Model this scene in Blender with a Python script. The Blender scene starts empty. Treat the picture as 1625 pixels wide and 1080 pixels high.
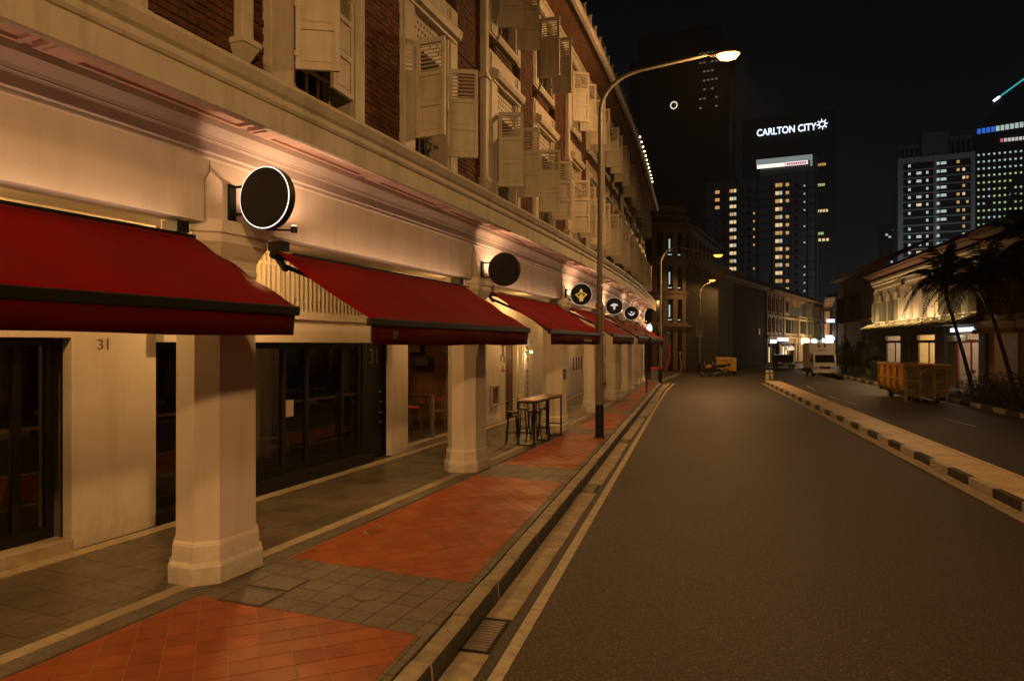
import bpy, bmesh, math, random
from mathutils import Vector, Matrix
import numpy as np
R_ = math.radians
random.seed(7)
S = bpy.context.scene
C = S.collection
PI = math.pi

# ------------------------------------------------------------------ camera, world, moon, exposure
cam_d = bpy.data.cameras.new('camera'); cam = bpy.data.objects.new('camera', cam_d); C.objects.link(cam)
cam.location = (0, 0, 2.4); cam.rotation_euler = (R_(90), 0, math.atan(288/1083))
cam_d.sensor_width = 36; cam_d.lens = 36*1083/1625; cam_d.shift_y = 5/1625
cam_d.clip_start = 0.05; cam_d.clip_end = 3000
S.camera = cam
w = bpy.data.worlds.new('World'); S.world = w; w.use_nodes = True
nt = w.node_tree; bg = nt.nodes['Background']
sky = nt.nodes.new('ShaderNodeTexSky'); sky.sky_type = 'NISHITA'; sky.sun_disc = False
sky.sun_elevation = R_(12); sky.sun_rotation = R_(140)
hs_ = nt.nodes.new('ShaderNodeHueSaturation'); hs_.inputs['Saturation'].default_value = 1.25; nt.links.new(sky.outputs[0], hs_.inputs['Color']); nt.links.new(hs_.outputs[0], bg.inputs[0]); bg.inputs[1].default_value = 0.0008
md = bpy.data.lights.new('moon', 'SUN'); md.energy = 0.004; md.angle = R_(0.5); md.color = (0.8, 0.88, 1)
moon = bpy.data.objects.new('moon', md); C.objects.link(moon); moon.rotation_euler = (R_(78), 0, R_(-40))
S.view_settings.view_transform = 'Standard'; S.view_settings.look = 'None'
S.view_settings.exposure = 0.0; S.view_settings.gamma = 1; S.view_settings.use_curve_mapping = False
S.render.engine = 'CYCLES'
S.cycles.use_denoising = True
S.cycles.max_bounces = 5; S.cycles.diffuse_bounces = 3; S.cycles.glossy_bounces = 3
S.cycles.transparent_max_bounces = 12; S.cycles.caustics_reflective = False; S.cycles.caustics_refractive = False
S.cycles.sample_clamp_indirect = 3.0

# ------------------------------------------------------------------ materials
MAT = {}
def nodes(name):
    m = bpy.data.materials.new(name); m.use_nodes = True
    return m, m.node_tree.nodes, m.node_tree.links, m.node_tree.nodes['Principled BSDF']
def mat(name, col, rough=0.6, var=0.12, scale=3.0, bump=0.0, bscale=40.0, metal=0.0, dirt=None, dscale=1.2, damt=0.5, spec=0.5, objvar=0.0, rvar=0.0, streak=0, foot=0):
    m, n, l, p = nodes(name)
    tc = n.new('ShaderNodeTexCoord'); geo = n.new('ShaderNodeNewGeometry')
    vec = geo.outputs['Position']
    no = n.new('ShaderNodeTexNoise'); no.inputs['Scale'].default_value = scale; no.inputs['Detail'].default_value = 6
    l.new(vec, no.inputs['Vector'])
    ramp = n.new('ShaderNodeValToRGB')
    ramp.color_ramp.elements[0].position = 0.3; ramp.color_ramp.elements[1].position = 0.7
    ramp.color_ramp.elements[0].color = (*[c*(1-var) for c in col], 1)
    ramp.color_ramp.elements[1].color = (*[min(1, c*(1+var)) for c in col], 1)
    l.new(no.outputs[0], ramp.inputs[0]); out = ramp.outputs[0]
    if dirt:
        n2 = n.new('ShaderNodeTexNoise'); n2.inputs['Scale'].default_value = dscale; n2.inputs['Detail'].default_value = 9; n2.inputs['Roughness'].default_value = 0.65
        if streak:
            mp_ = n.new('ShaderNodeMapping'); mp_.inputs['Scale'].default_value = (streak, streak, .35); l.new(vec, mp_.inputs[0]); l.new(mp_.outputs[0], n2.inputs['Vector'])
        else: l.new(vec, n2.inputs['Vector'])
        r2 = n.new('ShaderNodeMapRange'); r2.inputs[1].default_value = 0.48; r2.inputs[2].default_value = 0.72; r2.inputs[4].default_value = damt
        l.new(n2.outputs[0], r2.inputs[0])
        mx = n.new('ShaderNodeMix'); mx.data_type = 'RGBA'; l.new(r2.outputs[0], mx.inputs[0]); l.new(out, mx.inputs[6]); mx.inputs[7].default_value = (*dirt, 1)
        out = mx.outputs[2]
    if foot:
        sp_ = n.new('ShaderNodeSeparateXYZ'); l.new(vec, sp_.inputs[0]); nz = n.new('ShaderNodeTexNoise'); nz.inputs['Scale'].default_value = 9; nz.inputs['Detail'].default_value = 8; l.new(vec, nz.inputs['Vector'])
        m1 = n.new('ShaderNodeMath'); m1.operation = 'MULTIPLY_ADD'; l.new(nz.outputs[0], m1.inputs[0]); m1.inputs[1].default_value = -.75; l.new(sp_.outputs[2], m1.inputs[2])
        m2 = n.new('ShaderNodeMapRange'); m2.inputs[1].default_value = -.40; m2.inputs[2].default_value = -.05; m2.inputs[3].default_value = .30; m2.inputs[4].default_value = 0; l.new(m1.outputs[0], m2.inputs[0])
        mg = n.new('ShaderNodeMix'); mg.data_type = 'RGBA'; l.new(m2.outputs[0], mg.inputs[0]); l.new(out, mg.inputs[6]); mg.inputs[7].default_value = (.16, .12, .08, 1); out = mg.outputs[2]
    if objvar:
        oi = n.new('ShaderNodeObjectInfo'); mr = n.new('ShaderNodeMapRange'); mr.inputs[3].default_value = 1-objvar; mr.inputs[4].default_value = 1+objvar
        l.new(oi.outputs['Random'], mr.inputs[0])
        hv = n.new('ShaderNodeHueSaturation'); l.new(mr.outputs[0], hv.inputs['Value']); l.new(out, hv.inputs['Color']); out = hv.outputs[0]
    l.new(out, p.inputs['Base Color'])
    p.inputs['Roughness'].default_value = rough; p.inputs['Metallic'].default_value = metal
    p.inputs['Specular IOR Level'].default_value = spec
    if rvar:
        n4 = n.new('ShaderNodeTexNoise'); n4.inputs['Scale'].default_value = 1.7; n4.inputs['Detail'].default_value = 5; l.new(vec, n4.inputs['Vector'])
        r4 = n.new('ShaderNodeMapRange'); r4.inputs[1].default_value = .35; r4.inputs[2].default_value = .65; r4.inputs[3].default_value = rough-rvar; r4.inputs[4].default_value = rough+rvar
        l.new(n4.outputs[0], r4.inputs[0]); l.new(r4.outputs[0], p.inputs['Roughness'])
    if bump:
        n3 = n.new('ShaderNodeTexNoise'); n3.inputs['Scale'].default_value = bscale; n3.inputs['Detail'].default_value = 4
        l.new(vec, n3.inputs['Vector'])
        b = n.new('ShaderNodeBump'); b.inputs['Strength'].default_value = bump; b.inputs['Distance'].default_value = 0.01
        l.new(n3.outputs[0], b.inputs['Height']); l.new(b.outputs[0], p.inputs['Normal'])
    MAT[name] = m; return m
def emis(name, col, strength):
    m, n, l, p = nodes(name)
    p.inputs['Base Color'].default_value = (0.02, 0.02, 0.02, 1)
    p.inputs['Emission Color'].default_value = (*col, 1); p.inputs['Emission Strength'].default_value = strength
    MAT[name] = m; return m
def glass(name, tint=(0.6, 0.62, 0.6), rough=0.015):
    m, n, l, p = nodes(name); n.remove(p)
    o = n['Material Output']
    tr = n.new('ShaderNodeBsdfTransparent'); tr.inputs[0].default_value = (*tint, 1)
    gl = n.new('ShaderNodeBsdfGlossy'); gl.inputs['Roughness'].default_value = rough; gl.inputs[0].default_value = (1, 1, 1, 1)
    fr = n.new('ShaderNodeFresnel'); fr.inputs[0].default_value = 1.85
    mx = n.new('ShaderNodeMixShader'); l.new(fr.outputs[0], mx.inputs[0]); l.new(tr.outputs[0], mx.inputs[1]); l.new(gl.outputs[0], mx.inputs[2])
    l.new(mx.outputs[0], o.inputs[0]); MAT[name] = m; return m

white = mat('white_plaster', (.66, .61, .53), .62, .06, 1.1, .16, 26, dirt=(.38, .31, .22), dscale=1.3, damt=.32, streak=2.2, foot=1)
wframe = mat('white_timber_paint', (.47, .43, .355), .55, .08, 4, .06, 60, dirt=(.2, .16, .11), dscale=2.5, damt=.5, streak=2.5)
cornm = mat('grey_cornice_paint', (.47, .44, .37), .6, .10, 2, .12, 40, dirt=(.2, .17, .11), dscale=1.6, damt=.6, streak=3)
soffm = mat('soffit_plaster', (.58, .42, .34), .65, .08, 1.4, .1, 40, dirt=(.3, .2, .15), dscale=1.5, damt=.4)
brickm = mat('red_brick', (.095, .034, .014), .85, .45, 9, .5, 90, dirt=(.14, .075, .04), dscale=6, damt=.4, objvar=.25)
mortar = mat('mortar', (.09, .05, .03), .95, .2, 10, .3, 60)
terra = mat('terracotta_tile', (.275, .066, .0105), .5, .14, 5, .15, 70, dirt=(.15, .036, .009), dscale=1.3, damt=.55, objvar=.16, spec=.35, rvar=.1)
grout = mat('tile_grout', (.27, .20, .10), .9, .2, 10)
paver = mat('grey_granite_paver', (.115, .102, .077), .6, .3, 24, .3, 70, dirt=(.07, .06, .045), dscale=2, damt=.5, objvar=.12, rvar=.12)
pgrout = mat('paver_joint', (.055, .045, .03), .95)
ffwm = mat('arcade_slab', (.098, .082, .057), .42, .3, 14, .2, 60, dirt=(.07, .058, .04), dscale=1.6, damt=.5, objvar=.13, rvar=.14)
stripm = mat('pale_stone_strip', (.34, .29, .20), .6, .18, 7, .2, 60, dirt=(.15, .12, .08), dscale=2, damt=.5, objvar=.12)
kerbm = mat('kerb_concrete', (.30, .26, .18), .75, .3, 12, .5, 50, dirt=(.07, .055, .04), dscale=3, damt=.7, objvar=.12)
kside = mat('kerb_side_dark', (.035, .03, .022), .85, .5, 14, .6, 50, dirt=(.12, .10, .07), dscale=4, damt=.4)  # dark concrete for the road-facing faces of the kerb
drainm = mat('drain_concrete', (.33, .28, .19), .8, .25, 9, .5, 40, dirt=(.10, .08, .05), dscale=2.6, damt=.6)
medm = mat('median_concrete', (.64, .50, .28), .55, .2, 2.5, .3, 40, dirt=(.25, .2, .13), dscale=1.3, damt=.5)
kblack = mat('kerb_black_paint', (.04, .036, .028), .7, .4, 20, .4, 60, dirt=(.09, .07, .05), dscale=7, damt=.6)
kwhite = mat('kerb_white_paint', (.50, .45, .34), .7, .15, 10, .4, 60, dirt=(.14, .12, .08), dscale=7, damt=.6)
linem = mat('road_line_paint', (.42, .375, .27), .7, .15, 12, .4, 90, dirt=(.12, .1, .065), dscale=9, damt=.6)
ylinem = mat('yellow_line_paint', (.50, .36, .10), .7, .15, 12, .4, 90, dirt=(.14, .1, .05), dscale=9, damt=.6)
blackm = mat('black_metal', (.006, .006, .006), .5, .1, 5, spec=.3)
roomm = mat('room_plaster', (.17, .145, .095), .8, .25, 1.5)
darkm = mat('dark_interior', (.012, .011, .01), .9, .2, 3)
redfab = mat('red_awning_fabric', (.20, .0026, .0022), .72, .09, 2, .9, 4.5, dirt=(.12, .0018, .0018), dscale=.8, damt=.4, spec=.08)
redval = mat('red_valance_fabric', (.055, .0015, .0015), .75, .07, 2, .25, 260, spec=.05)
steel = mat('galvanised_steel', (.30, .27, .22), .45, .12, 8, .1, 60, metal=.6)
greyp = mat('grey_lamp_paint', (.15, .135, .105), .5, .1, 6, .08, 60)
woodt = mat('light_wood', (.36, .22, .11), .45, .2, 6, .1, 60)
yelm = mat('yellow_paint', (.62, .32, .03), .55, .18, 3, .15, 50, dirt=(.18, .08, .02), dscale=2.5, damt=.7)
tanm = mat('tan_skip_paint', (.46, .34, .15), .6, .2, 3, .2, 50, dirt=(.12, .08, .04), dscale=2.5, damt=.6)
greyskip = mat('grey_skip_paint', (.24, .20, .13), .6, .2, 3, .2, 50, dirt=(.08, .05, .03), dscale=2.5, damt=.7)
redp = mat('red_paint', (.45, .03, .02), .5, .1, 4)
rubber = mat('rubber', (.012, .012, .012), .85, .2, 10)
truckm = mat('truck_white_paint', (.42, .37, .29), .4, .06, 2, dirt=(.25, .2, .14), dscale=1.5, damt=.35)
cream = mat('cream_plaster', (.56, .48, .34), .7, .12, 1.5, .15, 30, dirt=(.28, .2, .11), dscale=1.0, damt=.5)
ochre = mat('ochre_plaster', (.42, .28, .12), .7, .14, 1.5, .15, 30, dirt=(.22, .14, .07), dscale=1.0, damt=.5)
brownp = mat('brown_plaster', (.24, .15, .075), .75, .15, 1.5, .15, 30, dirt=(.11, .07, .04), dscale=.8, damt=.5)
greyp2 = mat('grey_green_plaster', (.16, .15, .105), .8, .2, 1, .2, 20, dirt=(.08, .07, .05), dscale=.5, damt=.6)
bluegrey = mat('blue_grey_panel', (.02, .025, .03), .9, .12, 1, .1, 20, spec=.1)
rooft = mat('clay_roof_tile', (.15, .065, .035), .85, .3, 6, .4, 30, dirt=(.05, .035, .025), dscale=1.5, damt=.6)
mossm = mat('mossy_canopy_tile', (.11, .09, .03), .8, .3, 5, .5, 30, dirt=(.08, .08, .02), dscale=2.5, damt=.6)
brownw = mat('brown_timber', (.13, .06, .03), .6, .25, 6, .15, 60)
towerd = mat('tower_dark_cladding', (.012, .013, .016), .5, .2, .05)
towerg = mat('tower_grey_wall', (.075, .075, .078), .8, .1, .05)
towerw = mat('tower_pale_wall', (.24, .235, .22), .8, .1, .05)
trunkm = mat('palm_bark', (.05, .035, .025), .9, .3, 12, .5, 40)
frond = mat('palm_frond', (.022, .032, .009), .5, .35, 3)
leafg = mat('bush_leaf', (.05, .075, .022), .55, .4, 5)
leafr = mat('red_foliage', (.16, .035, .03), .55, .4, 6)
leafy = mat('yellow_green_leaf', (.16, .16, .03), .5, .3, 6)
soilm = mat('planting_soil', (.045, .035, .022), .95, .4, 8, .6, 30)
barkwall = mat('restaurant_wall', (.24, .11, .035), .7, .15, 1.2, dirt=(.2, .09, .03), dscale=1, damt=.4)
papm = mat('paper', (.6, .56, .45), .7, .05)
chromem = mat('chrome', (.6, .58, .52), .25, .05, metal=.9)
bluem = mat('blue_tarp', (.02, .04, .22), .6, .2)
glassm = glass('shop_glass', (.55, .56, .52))
glassc = glass('window_glass', (.7, .72, .7))
carg = mat('dark_car_glass', (.006, .006, .007), .08, .1)
carp = mat('black_car_paint', (.01, .01, .011), .25, .1)
numm = mat('dark_number_paint', (.22, .17, .10), .6, .1)
e_sod = emis('sodium_lamp', (1, .42, .07), 16)
e_far = emis('sodium_lamp_far', (1, .34, .045), 4)
e_ring = emis('sign_ring_light', (1, .84, .70), 1.7)
e_bulb = emis('warm_bulb', (1, .72, .35), 12)
e_white = emis('cool_white_light', (.80, .92, 1), 3.5)
e_warmw = emis('warm_window_light', (1, .72, .35), .9)
e_colw = emis('cool_window_light', (.72, .92, .88), .6)
e_orw = emis('orange_window_light', (1, .56, .17), .6)
e_grn = emis('green_window_light', (.75, 1, .38), .6)
e_blue = emis('blue_band_light', (.05, .2, 1), .7)
e_cyan = emis('cyan_line_light', (.1, .75, .8), .55)
e_bwh = emis('blue_white_light', (.72, .82, 1), 2.0)
e_pink = emis('pink_light', (1, .15, .3), .7)
e_logo = emis('logo_gold', (1, .55, .1), .55)
e_logow = emis('logo_white', (1, .95, .85), .6)
e_room = emis('lit_room_panel', (1, .78, .42), 2.6)
e_roomw = emis('lit_room_white', (.9, .95, 1), 2.2)

# asphalt with aggregate specks
def asphalt(name, base):
    m, n, l, p = nodes(name)
    g = n.new('ShaderNodeNewGeometry')
    a = n.new('ShaderNodeTexNoise'); a.inputs['Scale'].default_value = 55; a.inputs['Detail'].default_value = 3; l.new(g.outputs['Position'], a.inputs[0])
    r = n.new('ShaderNodeValToRGB'); e = r.color_ramp.elements
    e[0].position = .36; e[0].color = (*[c*.42 for c in base], 1); e[1].position = .60; e[1].color = (*[c*1.2 for c in base], 1)
    e2 = r.color_ramp.elements.new(.68); e2.color = (*[c*3.6 for c in base], 1)
    l.new(a.outputs[0], r.inputs[0])
    b = n.new('ShaderNodeTexNoise'); b.inputs['Scale'].default_value = .45; b.inputs['Detail'].default_value = 8; b.inputs['Roughness'].default_value = .6
    mp = n.new('ShaderNodeMapping'); mp.inputs['Scale'].default_value = (1.6, .28, 1); l.new(g.outputs['Position'], mp.inputs[0]); l.new(mp.outputs[0], b.inputs[0])
    mr = n.new('ShaderNodeMapRange'); mr.inputs[1].default_value = .3; mr.inputs[2].default_value = .7; mr.inputs[3].default_value = .8; mr.inputs[4].default_value = 1.2
    l.new(b.outputs[0], mr.inputs[0])
    h = n.new('ShaderNodeHueSaturation'); l.new(r.outputs[0], h.inputs['Color']); l.new(mr.outputs[0], h.inputs['Value']); l.new(h.outputs[0], p.inputs['Base Color'])
    mr2 = n.new('ShaderNodeMapRange'); mr2.inputs[1].default_value = .3; mr2.inputs[2].default_value = .7; mr2.inputs[3].default_value = .64; mr2.inputs[4].default_value = .72
    l.new(b.outputs[0], mr2.inputs[0]); l.new(mr2.outputs[0], p.inputs['Roughness'])
    bp = n.new('ShaderNodeBump'); bp.inputs['Strength'].default_value = .55; bp.inputs['Distance'].default_value = .008; l.new(a.outputs[0], bp.inputs['Height']); l.new(bp.outputs[0], p.inputs['Normal'])
    MAT[name] = m; return m
aspm = asphalt('asphalt', (.045, .033, .0185))
aspm2 = asphalt('asphalt_patch', (.045, .039, .030))

# ------------------------------------------------------------------ mesh helpers
W = {}
def wl(o): return W.get(o.name, Vector((0, 0, 0))) if o else Vector((0, 0, 0))
class MB:
    def __init__(s): s.v = []; s.f = []
    def add(s, vs, fs):
        b = len(s.v); s.v += [tuple(v) for v in vs]; s.f += [tuple(i+b for i in f) for f in fs]
    def hexa(s, p):   # 8 pts: bottom 4 ccw, top 4 ccw
        s.add(p, [(3, 2, 1, 0), (4, 5, 6, 7), (0, 1, 5, 4), (1, 2, 6, 5), (2, 3, 7, 6), (3, 0, 4, 7)])
    def box(s, x0, x1, y0, y1, z0, z1):
        s.hexa([(x0, y0, z0), (x1, y0, z0), (x1, y1, z0), (x0, y1, z0), (x0, y0, z1), (x1, y0, z1), (x1, y1, z1), (x0, y1, z1)])
    def obox(s, c, sz, rz=0, rx=0, ry=0):
        M = Matrix.Translation(c) @ Matrix.Rotation(rz, 4, 'Z') @ Matrix.Rotation(ry, 4, 'Y') @ Matrix.Rotation(rx, 4, 'X')
        a, b, d = sz[0]/2, sz[1]/2, sz[2]/2
        s.hexa([M @ Vector(q) for q in [(-a, -b, -d), (a, -b, -d), (a, b, -d), (-a, b, -d), (-a, -b, d), (a, -b, d), (a, b, d), (-a, b, d)]])
    def bar(s, a, b, w_, h_=None):
        a, b = Vector(a), Vector(b); h_ = h_ or w_; d = (b-a)
        if d.length < 1e-6: return
        q = d.to_track_quat('Z', 'Y').to_matrix(); 
        pts = []
        for base in (a, b):
            for x, y in ((-1, -1), (1, -1), (1, 1), (-1, 1)): pts.append(base + q @ Vector((x*w_/2, y*h_/2, 0)))
        s.hexa(pts)
    def tube(s, pts, r, n=10, cap=True):
        pts = [Vector(p) for p in pts]; rs = r if isinstance(r, (list, tuple)) else [r]*len(pts)
        b = len(s.v); m = len(pts); up = None
        for i, p in enumerate(pts):
            t = (pts[min(i+1, m-1)] - pts[max(i-1, 0)]).normalized()
            if up is None: up = Vector((0, 0, 1)) if abs(t.z) < .9 else Vector((1, 0, 0))
            x = up.cross(t).normalized(); y = t.cross(x); up = y if abs(t.z) < .99 else up
            for k in range(n):
                a = 2*PI*k/n; s.v.append(tuple(p + (x*math.cos(a) + y*math.sin(a))*rs[i]))
        for i in range(m-1):
            for k in range(n):
                k2 = (k+1) % n; s.f.append((b+i*n+k, b+i*n+k2, b+(i+1)*n+k2, b+(i+1)*n+k))
        if cap: s.f.append(tuple(b+k for k in reversed(range(n)))); s.f.append(tuple(b+(m-1)*n+k for k in range(n)))
    def lathe(s, c, prof, n=16, a0=0.0, axis='Z', sx=1, sy=1):
        b = len(s.v)
        for r, z in prof:
            for k in range(n):
                a = a0 + 2*PI*k/n; x, y = r*math.cos(a)*sx, r*math.sin(a)*sy
                if axis == 'Z': s.v.append((c[0]+x, c[1]+y, c[2]+z))
                elif axis == 'Y': s.v.append((c[0]+x, c[1]+z, c[2]+y))
                else: s.v.append((c[0]+z, c[1]+x, c[2]+y))
        for i in range(len(prof)-1):
            for k in range(n):
                k2 = (k+1) % n; s.f.append((b+i*n+k, b+i*n+k2, b+(i+1)*n+k2, b+(i+1)*n+k))
        s.f.append(tuple(b+k for k in reversed(range(n)))); s.f.append(tuple(b+(len(prof)-1)*n+k for k in range(n)))
    def poly_prism(s, poly, z0, z1):
        n = len(poly); s.add([(x, y, z0) for x, y in poly] + [(x, y, z1) for x, y in poly],
              [tuple(reversed(range(n))), tuple(range(n, 2*n))] + [(i, (i+1) % n, n+(i+1) % n, n+i) for i in range(n)])
    def mesh(s, name, m, smooth=False, bevel=0):
        me = bpy.data.meshes.new(name); me.from_pydata(s.v, [], s.f)
        for mm in (m if isinstance(m, (list, tuple)) else [m]): me.materials.append(mm)
        bm = bmesh.new(); bm.from_mesh(me); bmesh.ops.recalc_face_normals(bm, faces=bm.faces)
        if bevel: bmesh.ops.bevel(bm, geom=[e for e in bm.edges if len(e.link_faces) == 2 and e.calc_face_angle(0) > .6], offset=bevel, segments=2, profile=.6, affect='EDGES', clamp_overlap=True)
        bm.to_mesh(me); bm.free()
        if smooth:
            for p in me.polygons: p.use_smooth = True
            me.set_sharp_from_angle(angle=R_(38))
        return me
    def build(s, name, m, parent=None, smooth=False, bevel=0, **tags):
        o0 = wl(parent)
        if parent and o0.length: s.v = [(v[0]-o0.x, v[1]-o0.y, v[2]-o0.z) for v in s.v]
        o = bpy.data.objects.new(name, s.mesh(name, m, smooth, bevel)); C.objects.link(o)
        if parent: o.parent = parent; W[o.name] = o0
        tag(o, **tags); return o
def tag(o, label=None, category=None, group=None, kind=None):
    if label: o['label'] = label
    if category: o['category'] = category
    if group: o['group'] = group
    if kind: o['kind'] = kind
    return o
def thing(name, label=None, category=None, loc=(0, 0, 0), rz=0, group=None, kind=None, local=False):
    o = bpy.data.objects.new(name, None); C.objects.link(o); o.location = loc; o.rotation_euler = (0, 0, rz); o.empty_display_size = .3
    W[o.name] = Vector((0, 0, 0)) if local else Vector(loc)
    return tag(o, label, category, group, kind)
def piece(name, me, loc, rz=0, parent=None, rot=None, **tags):
    o = bpy.data.objects.new(name, me); C.objects.link(o); o0 = wl(parent)
    o.location = Vector(loc) - o0; o.rotation_euler = rot if rot else (0, 0, rz)
    if parent: o.parent = parent; W[o.name] = o0
    return tag(o, **tags)
def copy_tree(o, parent=None):
    c = o.copy(); C.objects.link(c)
    if parent: c.parent = parent
    for ch in o.children: copy_tree(ch, c)
    return c
def text_obj(txt, name, m, loc, rot, size, parent=None, depth=.004, align='CENTER', sx=1, bold=0):
    cu = bpy.data.curves.new('t', 'FONT'); cu.body = txt; cu.size = size; cu.extrude = depth; cu.align_x = align; cu.offset = bold
    o = bpy.data.objects.new('t', cu); C.objects.link(o); dg = bpy.context.evaluated_depsgraph_get()
    me = bpy.data.meshes.new_from_object(o.evaluated_get(dg)); bpy.data.objects.remove(o); me.materials.clear(); me.materials.append(m)
    t = bpy.data.objects.new(name, me); C.objects.link(t); t.location = Vector(loc)-wl(parent); t.rotation_euler = rot; t.scale = (sx, 1, 1)
    if parent: t.parent = parent; W[t.name] = wl(parent)
    return t
def light(name, kind, loc, energy, col, rad=.1, rot=(0, 0, 0), spot=None, blend=.5, parent=None):
    d = bpy.data.lights.new(name, kind); d.energy = energy; d.color = col
    if kind == 'AREA': d.shape = 'DISK'; d.size = rad
    else: d.shadow_soft_size = rad
    if spot: d.spot_size = R_(spot); d.spot_blend = blend
    o = bpy.data.objects.new(name, d); C.objects.link(o); o.location = Vector(loc)-wl(parent); o.rotation_euler = rot
    if parent: o.parent = parent
    return o
def clip(poly, a, b):   # keep left of a->b
    out = []
    def side(p): return (b[0]-a[0])*(p[1]-a[1]) - (b[1]-a[1])*(p[0]-a[0])
    for i in range(len(poly)):
        p, q = poly[i], poly[(i+1) % len(poly)]; sp, sq = side(p), side(q)
        if sp >= 0: out.append(p)
        if sp*sq < 0: t = sp/(sp-sq); out.append((p[0]+(q[0]-p[0])*t, p[1]+(q[1]-p[1])*t))
    return out
def area(p): return .5*sum(p[i][0]*p[(i+1) % len(p)][1]-p[(i+1) % len(p)][0]*p[i][1] for i in range(len(p)))
def tiles(region, su, sv, ang, gap, z0, z1, m, parent, name, single=True, off=0.0, jit=.0008):
    """lay tiles over a convex polygon; whole tiles share a mesh"""
    if area(region) < 0: region = region[::-1]
    ca, sa = math.cos(ang), math.sin(ang)
    inv = [(x*ca+y*sa, -x*sa+y*ca) for x, y in region]
    u0, u1 = min(p[0] for p in inv), max(p[0] for p in inv); v0, v1 = min(p[1] for p in inv), max(p[1] for p in inv)
    full = None; joined = MB(); k = 0
    vi = math.floor(v0/sv)
    while vi*sv < v1:
        ui = math.floor(u0/su)-1
        while ui*su < u1:
            sh = off*su*(vi % 2)
            a, b = ui*su+gap/2+sh, (ui+1)*su-gap/2+sh; c_, d = vi*sv+gap/2, (vi+1)*sv-gap/2
            sq = [(u*ca-v*sa, u*sa+v*ca) for u, v in ((a, c_), (b, c_), (b, d), (a, d))]
            pl = sq
            for i in range(len(region)):
                pl = clip(pl, region[i], region[(i+1) % len(region)])
                if len(pl) < 3: break
            if len(pl) >= 3 and abs(area(pl)) > .0012:
                dz = random.uniform(-jit, jit)
                if single and k < 299:
                    cx, cy = sum(p[0] for p in pl)/len(pl), sum(p[1] for p in pl)/len(pl)
                    if abs(abs(area(pl))-(su-gap)*(sv-gap)) < 1e-5:
                        if full is None:
                            mb = MB(); mb.box(-(su-gap)/2, (su-gap)/2, -(sv-gap)/2, (sv-gap)/2, z0, z1); full = mb.mesh(name, m)
                        piece(name, full, (cx, cy, dz), ang, parent)
                    else:
                        mb = MB(); mb.poly_prism([(x-cx, y-cy) for x, y in pl], z0, z1); piece(name, mb.mesh(name, m), (cx, cy, dz), 0, parent)
                    k += 1
                else: joined.poly_prism(pl, z0+dz, z1+dz)
            ui += 1
        vi += 1
    if joined.v: joined.build(name, m, parent, kind='stuff')

# ------------------------------------------------------------------ the curved line of the arcade columns
def Xc(s): return -3.28 - .00224*(33-s)**2 if s < 33 else -3.28
def dXc(s): return .00448*(33-s) if s < 33 else 0.0
def F(s, off, z=None):
    d = dXc(s); n = math.hypot(1, d); x, y = Xc(s)+off/n, s-off*d/n
    return (x, y) if z is None else (x, y, z)
def ang(s): return math.atan2(-dXc(s), 1)      # rotation so that local +y runs along the facade
def fbox(mb, s0, s1, o0, o1, z0, z1):
    mb.hexa([F(s0, o0, z0), F(s0, o1, z0), F(s1, o1, z0), F(s1, o0, z0), F(s0, o0, z1), F(s0, o1, z1), F(s1, o1, z1), F(s1, o0, z1)])
def fprof(mb, s0, s1, prof, step=1.6, cap=True):   # closed profile (off,z) swept along the facade
    n = max(1, round((s1-s0)/step)); b = len(mb.v); m = len(prof)
    for i in range(n+1):
        for o, z in prof: mb.v.append(F(s0+(s1-s0)*i/n, o, z))
    for i in range(n):
        for k in range(m): k2 = (k+1) % m; mb.f.append((b+i*m+k, b+i*m+k2, b+(i+1)*m+k2, b+(i+1)*m+k))
    if cap: mb.f.append(tuple(b+k for k in range(m))); mb.f.append(tuple(b+n*m+k for k in reversed(range(m))))
SB = [-0.1, 6.2, 12.5, 18.7, 24.2, 29.4, 34.6, 39.3, 43.3]
S_END = 43.7
KX = -1.90     # pavement edge (kerb face)
ZR = -.15      # road level

# ------------------------------------------------------------------ ground, road
mb = MB(); mb.box(-400, 500, -60, 900, -.9, -.20); mb.build('ground', aspm2, kind='structure')
def sheet(name, poly, z, m, thick=.04):
    mb = MB(); mb.poly_prism(poly, z-thick, z); return mb.build(name, m, kind='structure')
def MX(y): return 4.95-.012*y      # road-side face of the median
sheet('road', [(KX+.02, -20), (MX(-20), -20), (MX(48), 48), (9.9, 52), (60, 200), (20, 205), (-30, 75), (-60, 60), (-60, 46.5), (-4, 46.5), (KX+.02, 46)], ZR, aspm)
sheet('service_road', [(MX(-20)+.9, -20), (10.84, -20), (10.84, 75), (9.9, 75), (9.9, 51.99), (MX(48)+.9, 48.0), (MX(48)+.9, 30)], ZR, aspm)
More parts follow.
